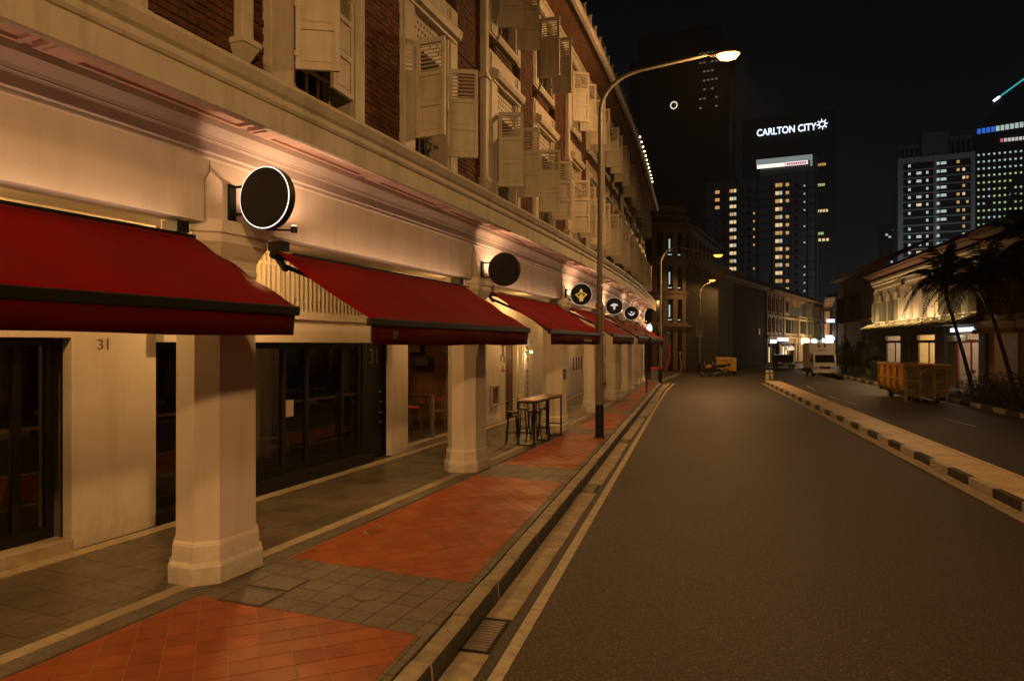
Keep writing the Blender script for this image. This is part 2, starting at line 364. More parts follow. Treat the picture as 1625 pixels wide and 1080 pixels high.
# darker asphalt margin beside the drain
sheet('asphalt_margin', [(-1.595, -5), (-1.52, -5), (-1.52, 40), (-1.595, 40)], ZR+.004, aspm2, .003)
sheet('road_line', [(-1.51, -5), (-1.40, -5), (-1.40, 30), (-1.35, 38), (-1.15, 45), (-1.27, 45), (-1.47, 38), (-1.51, 30)], ZR+.004, linem, .003)
sheet('road_line', [(-1.58, 24.5), (-1.55, 26), (-1.60, 38), (-1.45, 45.4), (-1.57, 45.5), (-1.70, 38), (-1.65, 30)], ZR+.010, ylinem, .003)
0 and sheet('road_line', [(MX(8)-.62, 8), (MX(8)-.52, 8), (MX(47)-.25, 47), (MX(47)-.35, 47)], ZR+.004, ylinem, .003)
for a, b in (((6.36, 36.1), (6.44, 33.9)), ((6.5, 33.2), (6.58, 31.1)), ((8.3, 26.3), (8.38, 23.9)), ((6.55, 44), (6.5, 41)), ((7.9, 50), (7.9, 47.6)), ((8.6, 20), (8.66, 17.6)), ((10.3, 51), (10.45, 43.5))):
    mb = MB(); mb.poly_prism([(a[0]-.05, a[1]), (a[0]+.05, a[1]), (b[0]+.05, b[1]), (b[0]-.05, b[1])], ZR+.001, ZR+.004); mb.build('lane_dash', linem, kind='structure')
# repaired patches in the service road
for poly in ([(7.7, 31), (8.3, 30.6), (8.2, 28.2), (7.6, 28.4)], [(8.2, 37), (8.9, 36.8), (8.9, 35.9), (8.3, 36)]):
    mb = MB(); mb.poly_prism(poly, ZR+.001, ZR+.004); mb.build('road_patch', aspm2, kind='structure')

# ------------------------------------------------------------------ drain, gratings, kerb stones
dr = thing('drain_channel', kind='structure', loc=(-1.75, 0, ZR))
y = 1.2
GR = [5.35, 11.55, 17.6, 23.6, 29.6]
segs = []; 
cur = 1.0
for g in GR + [44]:
    while cur < g-.05:
        e = min(cur+1.15, g)
        segs.append((cur, e)); cur = e
    cur = g+.72
for a, b in segs:
    mb = MB(); j = random.uniform(-.012, .012); mb.box(-1.865, -1.60+j, a+.006, b-.006, ZR-.02, ZR+.012+random.uniform(-.004, .004)); mb.build('drain_slab', drainm, dr, bevel=.006)
gr_p = thing('drain_grating', 'near cast iron drain grating beside the kerb at the bottom of the frame', 'drain grating', (-1.76, GR[0]+.36, ZR), group='gratings in the kerbside drain')
mb = MB()
for x0, x1, y0, y1 in ((-.13, .13, -.35, -.32), (-.13, .13, .32, .35), (-.13, -.105, -.32, .32), (.105, .13, -.32, .32)): mb.box(x0-1.76, x1-1.76, y0+GR[0]+.36, y1+GR[0]+.36, ZR-.03, ZR+.014)
mb.build('frame', blackm, gr_p)
bm_ = MB(); bm_.box(-.105, .105, -.012, .012, -.02, .012); bme = bm_.mesh('grate_bar', steel)
for k in range(12): piece('grate_bar', bme, (-1.76, GR[0]+.36-.29+.0527*k, ZR), 0, gr_p)
mb = MB(); mb.box(-1.88, -1.64, GR[0]+.02, GR[0]+.70, -.199, -.193); mb.build('pit', darkm, gr_p)
labs = ['drain grating beside the second terracotta panel of the pavement', 'drain grating in the gutter level with the tall lamp post', 'small far drain grating past the tall lamp post', 'farthest visible drain grating in the kerbside gutter']
for k, g in enumerate(GR[1:]):
    c = copy_tree(gr_p); c.location = (-1.76, g+.36, ZR); c['label'] = labs[k]
kerb = thing('kerb', kind='structure', loc=(KX, 0, 0))
mb0 = MB(); L = .90
prof = [(-.17, -.22), (-.17, .0), (-.155, .012), (-.035, .012), (-.008, -.004), (0, -.03), (.012, -.19), (.012, -.22)]
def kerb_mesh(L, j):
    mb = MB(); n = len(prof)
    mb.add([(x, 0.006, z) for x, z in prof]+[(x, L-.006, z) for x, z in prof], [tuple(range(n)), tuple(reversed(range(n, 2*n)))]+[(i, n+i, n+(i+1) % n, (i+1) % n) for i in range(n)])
    me = mb.mesh('kerb_stone', [kerbm, kside], bevel=.012)
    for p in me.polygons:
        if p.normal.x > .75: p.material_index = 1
    return me
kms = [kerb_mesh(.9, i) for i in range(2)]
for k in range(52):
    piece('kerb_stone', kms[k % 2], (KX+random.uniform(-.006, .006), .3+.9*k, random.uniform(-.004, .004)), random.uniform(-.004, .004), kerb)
# curved kerb round the far corner
pts = [(-2.0, 47.1), (-1.75, 50), (-1.3, 54), (-1.0, 58), (-1.1, 61)]
mb = MB()
for a, b in zip(pts[:-1], pts[1:]): mb.poly_prism([(a[0]-.15, a[1]), (a[0], a[1]), (b[0], b[1]), (b[0]-.15, b[1])], -.2, .0)
mb.build('far_kerb', kerbm, kind='structure')
sheet('far_pavement', [(-12, 47.1), (-2.15, 47.1), (-1.9, 50), (-1.45, 54), (-1.15, 58), (-1.25, 61), (-12, 61)], -.012, ffwm, .12)

# ------------------------------------------------------------------ pavement: bed, terracotta panels, grey paver bands
mb = MB()
fprof(mb, -6.5, S_END+3.3, [(-2.6, -.2), (-2.6, -.028), (.9, -.028), (.9, -.2)], 2)
mb.build('pavement', pgrout, kind='structure')
mb = MB(); mb.poly_prism([F(-6.5, .85)] + [(KX-.16, -6.5), (KX-.16, 47.1)] + [F(s, .85) for s in np.linspace(46, -4, 14)], -.2, -.03); mb.build('pavement_bed', pgrout, kind='structure')
PO = .40; PX = KX-.18
def panel_poly(s0, s1):
    a = dXc((s0+s1)/2)
    p0 = F(s0, PO); p1 = F(s1, PO)
    # end edges run square to the facade
    def edge(p, s): d = dXc(s); t = (PX-.12-p[0]); return (PX-.12, p[1]-t*d)
    e0, e1 = edge(p0, s0), edge(p1, s1)
    return [p0, e0, e1] + [F(s, PO) for s in np.linspace(s1, s0, 4)[0:3]]
near = ['paving_panel']
for i in range(len(SB)-1):
    s0, s1 = SB[i]+.62, SB[i+1]-.62
    if i == 0: s0 = 1.6
    poly = panel_poly(s0, s1)
    poly = [tuple(p) for p in poly]
    pn = thing('terracotta_paving', kind='structure', loc=(poly[0][0], poly[0][1], 0))
    mb = MB(); mb.poly_prism(poly, -.026, -.004); mb.build('grout_bed', grout, pn)
    tiles(poly, .232, .232, R_(45)+ang((s0+s1)/2), .0075, -.02, 0.0, terra, pn, 'tile', single=i < 4, jit=.0006)
    # border of grey pavers: kerb side
    bd = thing('grey_paving', kind='structure', loc=(PX, s0, 0))
    e0, e1 = poly[1], poly[2]
    tiles([(PX-.115, e0[1]), (KX-.192, e0[1]), (KX-.192, e1[1]), (PX-.115, e1[1])], .24, .24, 0, .008, -.02, 0.001, paver, bd, 'paver', single=i < 3)
    # between strip and terracotta
    L_ = [F(s, .17) for s in np.linspace(s0, s1, 2)]; R2 = [F(s, PO-.006) for s in np.linspace(s1, s0, 2)]
    tiles([tuple(p) for p in L_+R2], .24, .5, ang((s0+s1)/2), .007, -.02, 0.001, paver, bd, 'paver', single=i < 3)
    # cross band at the column
    b0 = SB[i+1]-.62; b1 = SB[i+1]+.62
    pa, pb = F(b0+.006, .17), F(b1-.006, .17); 
    def edg(p, s): d = dXc(s); t = (KX-.192-p[0]); return (KX-.192, p[1]-t*d)
    cb = thing('grey_paving', kind='structure', loc=(pa[0], pa[1], 0))
    tiles([pa, edg(pa, b0), edg(pb, b1), pb], .26, .26, ang(SB[i+1]), .009, -.02, 0.0, paver, cb, 'paver', single=i < 3, off=.0)
# end of pavement beyond the last column
tiles([F(43.95, .17), (KX-.2, 43.95), (KX-.2, 46.9), F(46.9, .17)], .3, .3, 0, .01, -.02, 0, paver, thing('grey_paving', kind='structure', loc=(-2.6, 44, 0)), 'paver', single=False)
# pale stone strips + arcade slabs
st = thing('stone_strip', kind='structure', loc=(*F(3, 0), 0))
s = 1.5
while s < S_END:
    mb = MB(); fbox(mb, s+.003, s+.597, .0, .16, -.02, .003); o = mb.build('strip_stone', stripm, st); s += .6
st2 = thing('stone_strip', kind='structure', loc=(*F(3, -2.0), 0))
s = 3.0
while s < 34:
    mb = MB(); fbox(mb, s+.003, s+.597, -2.06, -1.84, -.02, .003); o = mb.build('strip_stone', stripm, st2); s += .6
for i in range(len(SB)-1):
    fl = thing('arcade_floor', kind='structure', loc=(*F(SB[i], -1), 0))
    ss = np.linspace(max(SB[i], 2.0), SB[i+1], 4); poly = [F(q, -.005) for q in ss] + [F(q, -1.835) for q in ss[::-1]]
    tiles([tuple(p) for p in poly], .40, .40, ang(SB[i]+3), .006, -.02, 0.0, ffwm, fl, 'slab', single=i < 4, off=.5, jit=.0006)
# manhole cover and inspection plates
mh = thing('manhole_cover', 'round metal cover set in the grey pavers between the two nearest terracotta panels', 'manhole cover', (-3.0, 5.93, 0.002))
mb = MB(); mb.lathe((-3.0, 5.93, 0.0), [(.135, .0), (.135, .006), (.12, .009)], 24); mb.build('rim', paver, mh)
mb = MB(); mb.lathe((-3.0, 5.93, 0.0), [(.115, .009), (.11, .011)], 24); mb.build('plate', paver, mh)
for k, (a, b) in enumerate(((-4.02, 6.02), (-4.05, 5.62))):
    pl = thing('inspection_plate', ['rectangular metal plate in the pavers, nearer the terracotta panel beyond the first column', 'rectangular metal plate in the pavers, nearer the bottom of the frame beside the first column'][k], 'inspection plate', (a, b, 0), group='inspection plates by the first column')
    mb = MB(); mb.obox((a, b, .003), (.50, .36, .006), -.1); mb.build('frame', pgrout, pl)
    mb = MB(); mb.obox((a, b, .0065), (.45, .31, .006), -.1); mb.build('plate', paver, pl)

# ------------------------------------------------------------------ median
md_ = thing('median_strip', kind='structure', loc=(MX(20), 20, ZR))
mb = MB(); yy = [-6]+list(np.linspace(0, 46.6, 12))
P = [(MX(y)+.13, y) for y in yy]; Q = [(MX(y)+.86, y) for y in yy[::-1]]
mb.poly_prism(P+[(MX(47)+.3, 47.3), (MX(47)+.6, 47.3)]+Q, ZR-.02, .0); mb.build('paving', medm, md_)
kb = thing('median_kerb', kind='structure', loc=(MX(20), 20, ZR))
y = 4.0; k = 0
while y < 46.4:
    L = 1.0; a = math.atan(.012)
    mb = MB(); mb.poly_prism([(MX(y+.006), y+.006), (MX(y+.006)+.125, y+.006), (MX(y+L-.006)+.125, y+L-.006), (MX(y+L-.006), y+L-.006)], ZR-.02, .006+random.uniform(-.004, .004))
    mb.build('kerb_block', kwhite if k % 2 else kblack, kb, bevel=.012)
    mb = MB(); mb.poly_prism([(MX(y)+.865, y+.006), (MX(y)+.985, y+.006), (MX(y+L)+.985, y+L-.006), (MX(y+L)+.865, y+L-.006)], ZR-.02, .006)
    mb.build('kerb_block', medm, kb, bevel=.012)
    y += L; k += 1
sheet('median_gutter', [(MX(4)-.30, 4), (MX(4)-.012, 4), (MX(47)-.012, 47), (MX(47)-.22, 47)], ZR+.008, drainm, .006)
# right hand kerb, planting bed, walkway
sheet('planting_bed', [(11.0, 14), (12.6, 14), (12.6, 42), (11.0, 42)], .02, soilm, .2)
sheet('right_walkway', [(12.6, 10), (16.5, 10), (16.5, 75), (12.6, 75)], .03, ffwm, .2)
sheet('right_pavement', [(11.0, 42), (12.6, 42), (12.6, 75), (11.0, 75)], .01, ffwm, .2)
rk = thing('right_kerb', kind='structure', loc=(10.85, 20, ZR))
for k in range(56):
    mb = MB(); y = 14+k*1.1; mb.box(10.85, 10.99, y+.01, y+1.09, ZR-.02, .02); mb.build('kerb_block', kwhite if k % 2 else kblack, rk, bevel=.012)

# ------------------------------------------------------------------ the long three storey terrace on the left, one house per bay
def octo(s, hl, hw, c, z):   # octagon ring round a column: half length along, half width across, chamfer
    pts = [(-hw+c, -hl), (hw-c, -hl), (hw, -hl+c), (hw, hl-c), (hw-c, hl), (-hw+c, hl), (-hw, hl-c), (-hw, -hl+c)]
    out = []
    a = ang(s); ca, sa = math.cos(a), math.sin(a); x0, y0 = F(s, 0)
    for x, y in pts: out.append((x0+x*ca-y*sa, y0+x*sa+y*ca, z))
    return out
def column_mesh(mb, s):
    prof = [(.485, .345, .185, -.02), (.485, .345, .185, .17), (.475, .335, .18, .19), (.465, .325, .178, .20), (.455, .315, .175, .215), (.45, .312, .175, .375), (.44, .30, .17, .40), (.42, .288, .165, .415),
            (.415, .285, .165, 3.10), (.43, .30, .17, 3.12), (.43, .30, .17, 3.16), (.42, .29, .165, 3.18), (.425, .295, .167, 3.26), (.46, .33, .18, 3.32), (.50, .37, .19, 3.40), (.51, .38, .19, 3.42), (.51, .38, .19, 3.50), (.53, .40, .2, 3.515), (.53, .40, .2, 3.64)]
    b = len(mb.v)
    for p in prof: mb.v += octo(s, *p)
    for i in range(len(prof)-1):
        for k in range(8): mb.f.append((b+i*8+k, b+i*8+(k+1) % 8, b+(i+1)*8+(k+1) % 8, b+(i+1)*8+k))
    mb.f.append(tuple(b+k for k in reversed(range(8)))); mb.f.append(tuple(b+(len(prof)-1)*8+k for k in range(8)))
def shutter_mesh(w_, h):
    mb = MB(); st_ = .06; t = .024
    mb.box(0, st_, -t, t, 0, h); mb.box(w_-st_, w_, -t, t, 0, h)
    rails = [0, h*.31, h*.62, h-.07]
    for z in rails: mb.box(st_, w_-st_, -t, t, z, z+.07)
    for z0, z1 in ((rails[0]+.07, rails[1]), (rails[1]+.07, rails[2])):
        mb.box(st_, w_-st_, -.004, .004, z0, z1)
        mb.box(st_+.03, w_-st_-.03, -.013, .013, z0+.03, z1-.03)
    n = 7; z0, z1 = rails[2]+.07, rails[3]
    for k in range(n):
        z = z0+(k+.5)*(z1-z0)/n; mb.obox(((w_)/2, 0, z), (w_-2*st_, .045, .012), rx=R_(38))
    for z in (h*.12, h*.5, h*.88): mb.box(-.012, .03, -t-.012, -t, z-.03, z+.03)
    return mb.mesh('shutter', wframe)
SH2 = shutter_mesh(.50, 1.50); SH3 = shutter_mesh(.50, 1.42)
brick_me = None
def bricks(mb_all, s0, s1, z0, z1, off, parent, singles):
    """running bond between s0..s1; returns after adding joined bricks or single objects"""
    bl, bh, g = .215, .066, .011
    row = 0; z = z0; n = 0
    a = ang((s0+s1)/2)
    while z+bh < z1+.001:
        s = s0-(bl+g)/2*(row % 2)
        while s < s1-.02:
            a0, a1 = max(s, s0), min(s+bl, s1)
            if a1-a0 > .03:
                o = off+random.uniform(-.006, .006)
                if singles and SINGLE[0] < 296:
                    me = BR['full'] if abs(a1-a0-bl) < .001 else None
                    c = F((a0+a1)/2, o, z+bh/2)
                    if me is None:
                        q = MB(); h = (a1-a0)/2; q.box(-.05, 0, -h, h, -bh/2, bh/2); me = q.mesh('brick', brickm)
                    piece('brick', me, c, a, parent); SINGLE[0] += 1
                else: fbox(mb_all, a0, a1, o-.05, o, z, z+bh)
            s += bl+g
        z += bh+g; row += 1
BR = {}; SINGLE = [0]
q = MB(); q.box(-.05, 0, -.1075, .1075, -.033, .033); BR['full'] = q.mesh('brick', brickm)
CORN = [(.30, 3.60), (.30, 4.22), (.325, 4.235), (.325, 4.27), (.35, 4.285), (.35, 4.39), (.365, 4.40), (.365, 4.425), (.40, 4.47), (.44, 4.52), (.445, 4.60), (.93, 4.60), (.93, 4.50), (.945, 4.485), (.945, 4.455), (1.0, 4.455), (1.015, 4.47), (1.015, 4.69), (1.03, 4.70), (1.045, 4.73), (1.045, 4.76), (1.02, 4.775), (1.02, 4.80), (1.05, 4.83), (1.085, 4.91), (1.085, 4.945), (1.04, 4.955), (.98, 5.0), (.86, 5.06), (.80, 5.07), (.72, 5.12), (.52, 5.18), (.30, 5.20), (.10, 5.20), (.02, 3.60)]
BEAM = [p for p in CORN if p[1] <= 4.61 and p[0] < .5]+[(.10, 4.60), (.02, 3.60)]
SOF = [(.445, 4.601), (.93, 4.601), (.93, 4.66), (.445, 4.66)]
CRN = [p for p in CORN if p[0] > .92 or p[1] > 4.95]; CRN = [(.93, 4.64)]+[p for p in CRN if p != (.93, 4.60)]+[]
CRN = [(.93, 4.66), (.93, 4.50)]+[p for p in CORN[13:33]]+[(.30, 4.67)]
names = ['house with sliding glass doors at the left edge', 'house numbered 31 with black folding glass doors',
         'house with the open fronted restaurant', 'house with the vertical letter sign beside its door',
         'house below the first white emblem sign', 'house with slits in its arcade wall',
         'house with the second last awning of the terrace', 'last house of the terrace with a globe wall lamp']
houses = []
for i in range(8):
    s0, s1 = SB[i], SB[i+1]; B = s1-s0; u = B/6.2
    hs = thing('shophouse', 'white and brick '+names[i], 'shophouse', (*F((s0+s1)/2, -1.5), 0), group='terrace of shophouses along the left pavement'); houses.append(hs)
    e1 = s1 if i < 7 else S_END
    mb = MB(); column_mesh(mb, s1); cl_ = mb.build('column', white, hs)
    if i == 0: mb = MB(); column_mesh(mb, s0); mb.build('column', white, hs)
    mb = MB(); fprof(mb, s0, e1, BEAM, 1.6, cap=(i in (0, 7))); mb.build('frieze_beam', white, hs)
    mb = MB(); mb.tube([F(s1-.46, .306, 3.62), F(s1-.46, .306, 4.02), F(s1-.40, .306, 4.1), F(s1-.40, .31, 4.21)], .007, 5); mb.build('cable', greyp, hs)
    mb = MB(); fprof(mb, s0, e1, SOF, 1.6, cap=False)
    mb.build('soffit', soffm, hs)
    # raised frames under the soffit, between brackets
    mb = MB()
    for k in range(3):
        a, b = s0+B*(k/3)+.22, s0+B*((k+1)/3)-.22
        fbox(mb, a, b, .88, .925, 4.575, 4.6); fbox(mb, a, b, .45, .50, 4.575, 4.6); fbox(mb, a-.05, a, .45, .925, 4.575, 4.6); fbox(mb, b, b+.05, .45, .925, 4.575, 4.6)
    mb.build('soffit_moulding', soffm, hs)
    for k in range(3):
        a = s0+B*k/3
        mb = MB(); fbox(mb, a-.13, a+.13, .52, .82, 4.55, 4.599); fbox(mb, a-.09, a+.09, .56, .78, 4.535, 4.551); mb.build('soffit_block', soffm, hs)
    mb = MB(); fprof(mb, s0, e1, CRN, 1.6, cap=(i in (0, 7))); mb.build('cornice', cornm, hs)
    # ---- upper wall: strips from the ledge (5.2) to the eave (10.62)
    Z0, Z1 = 5.15, 10.62
    wins = [(.83*u, 1.93*u), (3.62*u, 4.74*u)]
    # dark rooms behind + mortar planes
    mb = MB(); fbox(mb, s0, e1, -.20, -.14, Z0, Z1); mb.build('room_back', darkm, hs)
    stripsb = [(0, .38*u), (2.25*u, 3.2*u), (5.12*u, B+(e1-s1))]
    mb = MB()
    for a, b in stripsb: fbox(mb, s0+a, s0+b, -.139, .262, Z0, Z1)
    for a, b in wins: fbox(mb, s0+a, s0+b, .10, .225, 8.22, 8.50)
    mb.build('brick_backing', mortar, hs)
    allb = MB()
    SINGLE[0] = 0
    for k, (a, b) in enumerate(stripsb):
        top = 10.55
        bricks(allb, s0+a+.012, s0+b-.012, 5.26, (7.5 if i == 1 else top), .285, hs, i == 1)
        if i == 1: bricks(allb, s0+a+.012, s0+b-.012, 5.26+.077*30, top, .285, hs, False)
    for a, b in wins: bricks(allb, s0+a+.03, s0+b-.03, 8.25, 8.48, .245, hs, False)
    allb.build('brickwork', brickm, hs, kind='stuff')
    # plinth course under the bricks
    mb = MB(); fbox(mb, s0, e1, .10, .34, 5.19, 5.255); mb.build('plinth', wframe, hs)
    for k, (a, b) in enumerate(wins):
        A, Bb = s0+a, s0+b; fa, fb = s0+[.38, 3.2][k]*u, s0+[2.25, 5.12][k]*u
        for fl, (z0, z1, hh) in enumerate(((5.15, 7.06, 1.50), (8.62, 10.10, 1.42))):
            fr = MB()
            # pilaster frames either side
            for p0, p1 in ((fa, A), (Bb, fb)):
                fbox(fr, p0, p1, -.139, .31, z0 if fl == 0 else 8.51, 8.21 if fl == 0 else Z1-.002)
                fbox(fr, p0+.07, p1-.07, .31, .335, z0 if fl == 0 else 8.56, 8.15 if fl == 0 else 10.5)
                if fl == 0: fbox(fr, p0-.01, p1+.01, .311, .36, 5.24, 5.36)
            if fl == 0:
                fbox(fr, A, Bb, -.139, .27, 7.06, 7.12)      # head
                fbox(fr, A, Bb, .05, .24, 7.12, 7.62)       # pierced vent panel body
                fbox(fr, A, Bb, .05, .30, 7.90, 8.21)
            else:
                fbox(fr, A, Bb, -.139, .30, 8.51, 8.61)
                fbox(fr, A, Bb, -.139, .27, 10.10, 10.16)
                fbox(fr, A, Bb, .0, .2, 10.16, Z1-.002)
            # reveals/mid post and window bars
            for q_ in np.linspace(A, Bb, 6)[1:-1]: fbox(fr, q_-.012, q_+.012, .12, .145, z0+.10, z0+.62)
            fbox(fr, A, Bb, .11, .155, z0+.60, z0+.64); fbox(fr, A, Bb, .05, .22, z0, z0+.07)
            wn = fr.build('window', wframe, hs)
            # inner casement with louvres seen behind the open leaves
            mb = MB(); m_ = (A+Bb)/2
            for c0, c1 in ((A, m_), (m_, Bb)):
                fbox(mb, c0+.01, c0+.06, .0, .04, z0+.64, z0+1.9 if fl == 0 else z0+1.48); fbox(mb, c1-.06, c1-.01, .0, .04, z0+.64, z0+1.9 if fl == 0 else z0+1.48)
            mb.build('casement', wframe, wn)
            if fl == 0:
                mb = MB()
                for r in range(3):
                    for q_ in np.linspace(A+.10, Bb-.10, 10): fbox(mb, q_-.018+(.03 if r % 2 else 0), q_+.018+(.03 if r % 2 else 0), .241, .243, 7.24+.11*r, 7.285+.11*r)
                mb.build('vent_holes', darkm, wn)
                mb = MB(); fprof(mb, fa+.12, fb-.12, [(.20, 7.60), (.36, 7.60), (.37, 7.64), (.44, 7.66), (.47, 7.74), (.47, 7.80), (.40, 7.84), (.31, 7.90), (.20, 7.90)]); mb.build('hood', wframe, wn)
            else:
                mb = MB(); c = (A+Bb)/2     # carved fan ornament
                for t in np.linspace(-1, 1, 9):
                    fbox(mb, c+t*.36-.03, c+t*.36+.03, .2, .235, 10.20, 10.26+.22*(1-t*t))
                fbox(mb, A+.05, Bb-.05, .2, .25, 10.52, 10.56)
                mb.build('fan_ornament', wframe, wn)
                mb = MB(); fprof(mb, A-.06, Bb+.06, [(.20, 8.50), (.34, 8.50), (.38, 8.56), (.38, 8.62), (.20, 8.64)]); mb.build('sill', wframe, wn)
            # shutter leaves, hinged at the jambs
            zb = 5.58 if fl == 0 else 8.80
            rnd = random.Random(i*10+k*3+fl)
            o1 = {(1, 0, 0): 60, (1, 1, 0): 92, (2, 0, 0): 72, (2, 1, 0): 66}.get((i, k, fl), rnd.choice([58, 70, 78, 90]))
            o2 = {(1, 0, 0): 6, (1, 1, 0): 118, (2, 0, 0): 100, (2, 1, 0): 108}.get((i, k, fl), rnd.choice([84, 96, 104, 115]))
            me = SH2 if fl == 0 else SH3
            a0 = ang(A)
            piece('shutter', me, F(A+.005, .33, zb), PI/2-R_(o1)+a0, wn)
            piece('shutter', me, F(Bb-.005, .33, zb), -PI/2+R_(o2)+a0, wn)
    # timber band and eave, gutter, roof
    mb = MB(); fprof(mb, s0, e1, [(.262, 10.63), (1.0, 10.78), (1.0, 10.83), (.262, 10.83)], 1.6, cap=(i in (0, 7))); mb.build('eave_boarding', brownw, hs)
    mb = MB(); fprof(mb, s0, e1, [(.29, 10.50), (.36, 10.50), (.42, 10.58), (.48, 10.61), (.48, 10.655), (.29, 10.62)], 1.6, cap=(i in (0, 7))); mb.build('eave_moulding', wframe, hs)
    mb = MB(); fprof(mb, s0, e1, [(1.003, 10.74), (1.05, 10.68), (1.13, 10.68), (1.17, 10.74), (1.17, 10.84), (1.14, 10.84), (1.14, 10.76), (1.04, 10.76), (1.003, 10.83)], 1.6, cap=(i in (0, 7))); mb.build('gutter', wframe, hs)
    mb = MB(); fprof(mb, s0, e1, [(1.0, 10.835), (-5.0, 12.3), (-5.0, 12.0), (.262, 10.835)], 1.6, cap=(i in (0, 7))); mb.build('roof', rooft, hs)
    # curled tile ends standing along the eave
    n = int(B/.62)
    arch = MB(); arch.tube([(0, .13*math.cos(t), .12+.26*math.sin(t)) for t in np.linspace(-.6, PI+.2, 9)], .038, 6); arch.tube([(0, 0, .0), (-.10, 0, .24), (.05, 0, .40)], .04, 6)
    if 'tile_end' not in BR: BR['tile_end'] = arch.mesh('tile_end', wframe, smooth=True)
    for k in range(n+(1 if i == 7 else 0)): piece('tile_end', BR['tile_end'], F(s0+(k+.5)*B/n, 1.06, 10.83), ang(s0), hs)
    # downpipe with collar and tapered hopper foot in front of the brick at the start of the bay
    mb = MB()
    x = s0
    fbox(mb, x-.08, x+.08, .29, .43, 5.55, 10.6)
    dp = mb.build('downpipe', wframe, hs, bevel=.03)
    mb = MB(); fbox(mb, x-.12, x+.12, .29, .46, 7.45, 7.54); mb.build('collar', wframe, dp, bevel=.01)
    mb = MB(); c = [F(x-.12, .29), F(x-.12, .47), F(x+.12, .47), F(x+.12, .29)]; d_ = [F(x-.03, .29), F(x-.03, .36), F(x+.03, .36), F(x+.03, .29)]
    mb.hexa([(*p, 5.27) for p in d_]+[(*p, 5.49) for p in c]); fbox(mb, x-.13, x+.13, .29, .48, 5.49, 5.55); mb.build('hopper', wframe, dp)
    # ---- arcade behind the columns
    mb = MB(); fprof(mb, s0, e1, [(-2.3, 3.95), (.02, 3.95), (.02, 4.05), (-2.3, 4.05)], 1.6, cap=False); mb.build('arcade_ceiling', white, hs)
    def wallbox(a, b, z0, z1, o0=-2.25, o1=-2.1, nm='wall', m=white, **k):
        q = MB(); n_ = max(1, round((b-a)/1.6)); 
        for t in range(n_): fbox(q, a+(b-a)*t/n_, a+(b-a)*(t+1)/n_, o0, o1, z0, z1)
        return q.build(nm, m, hs, **k)
    def grille(a, b):
        g = MB(); fbox(g, a, b, -2.04, -2.0, 2.945, 3.0); fbox(g, a, b, -2.045, -1.99, 3.10, 3.15); fbox(g, a, b, -2.04, -2.0, 3.86, 3.9); fbox(g, a, b, -2.045, -1.995, 3.66, 3.70)
        gg = g.build('vent_grille', wframe, hs); m_ = None
        k_ = int((b-a)/.115)
        for t in range(k_+1):
            s_ = a+(b-a)*t/k_
            if 'slat' not in BR: q2 = MB(); q2.box(-.03, .03, -.014, .014, 0, .95); BR['slat'] = q2.mesh('slat', wframe)
            piece('slat', BR['slat'], F(s_, -2.0, 2.95), ang(s_), gg)
        wallbox(a, b, 2.95, 3.95, -2.5, -2.42, 'grille_back', cream)
    def bulkhead(a, b):
        wallbox(a, b, 2.42, 2.80, -2.4, -1.96, 'bulkhead'); wallbox(a-.03, b+.03, 2.80, 2.94, -2.4, -1.90, 'ledge', bevel=.012)
    def glazing(a, b, mull, o=-2.38, z0=.14, z1=2.42, nm='glass_door'):
        q = MB(); n_ = list(mull)
        for m_ in n_: fbox(q, m_-.045, m_+.045, o-.05, o+.03, z0, z1)
        for p, r in zip(n_[:-1], n_[1:]):
            fbox(q, p+.045, r-.045, o-.05, o+.03, z1-.10, z1-.002); fbox(q, p+.045, r-.045, o-.05, o+.03, z0, z0+.13)
        d = q.build(nm, blackm, hs, bevel=.004)
        for p, r in zip(n_[:-1], n_[1:]):
            q = MB(); fbox(q, p+.046, r-.046, o-.015, o-.005, z0+.13, z1-.10); q.build('pane', glassm, d)
        q = MB(); fbox(q, a, b, o-.03, -2.06, 0, z0-.002); q.build('threshold', stripm if i == 0 else blackm, hs, bevel=.006)
        return d
    def room(a, b, depth=3.2, m=roomm, h=2.9):
        wallbox(a, b, 0.1, h, -2.5-depth-.1, -2.5-depth, 'room_wall', m); wallbox(a-.1, a, 0.1, h, -2.5-depth, -2.43, 'room_wall', m); wallbox(b, b+.1, 0.1, h, -2.5-depth, -2.43, 'room_wall', m)
        wallbox(a, b, 0.06, .10, -2.5-depth, -2.43, 'room_floor', ffwm); wallbox(a, b, h, h+.05, -2.5-depth, -2.43, 'room_ceiling', m)
    if i == 0:
        wallbox(-.1, 1.5, 0, 3.95); wallbox(1.5, 6.1, 2.47, 3.95); wallbox(6.1, 6.2, 0, 3.95)
        glazing(1.5, 6.1, [1.55, 2.5, 3.55, 4.6, 5.65, 6.02], z0=.14, z1=2.47); room(1.5, 6.1)
    elif i == 1:
        wallbox(6.2, 7.25, 0, 3.95); wallbox(13.3-.8, 12.5, 2.42, 2.43)
        glazing(7.25, 12.5, [7.30, 8.1, 9.0, 10.08, 10.72, 11.82, 12.42], z0=.16); bulkhead(7.25, 12.2); grille(7.3, 12.2); room(7.25, 12.45)
        wallbox(12.2, 12.5, 2.42, 3.95, -2.5, -2.2)
    elif i == 2:
        wallbox(12.5, 13.3, 0.02, 3.0, -2.45, -2.33, 'number_panel', blackm)
        wallbox(13.3, 14.0, 0, 3.95); wallbox(12.5, 13.3, 3.0, 3.95, -2.45, -2.3); wallbox(14.0, 18.0, 2.75, 3.95); wallbox(18.0, 18.7, 0, 3.95); wallbox(14, 18, 0, .11, -2.3, -2.08, 'threshold', stripm, bevel=.008)
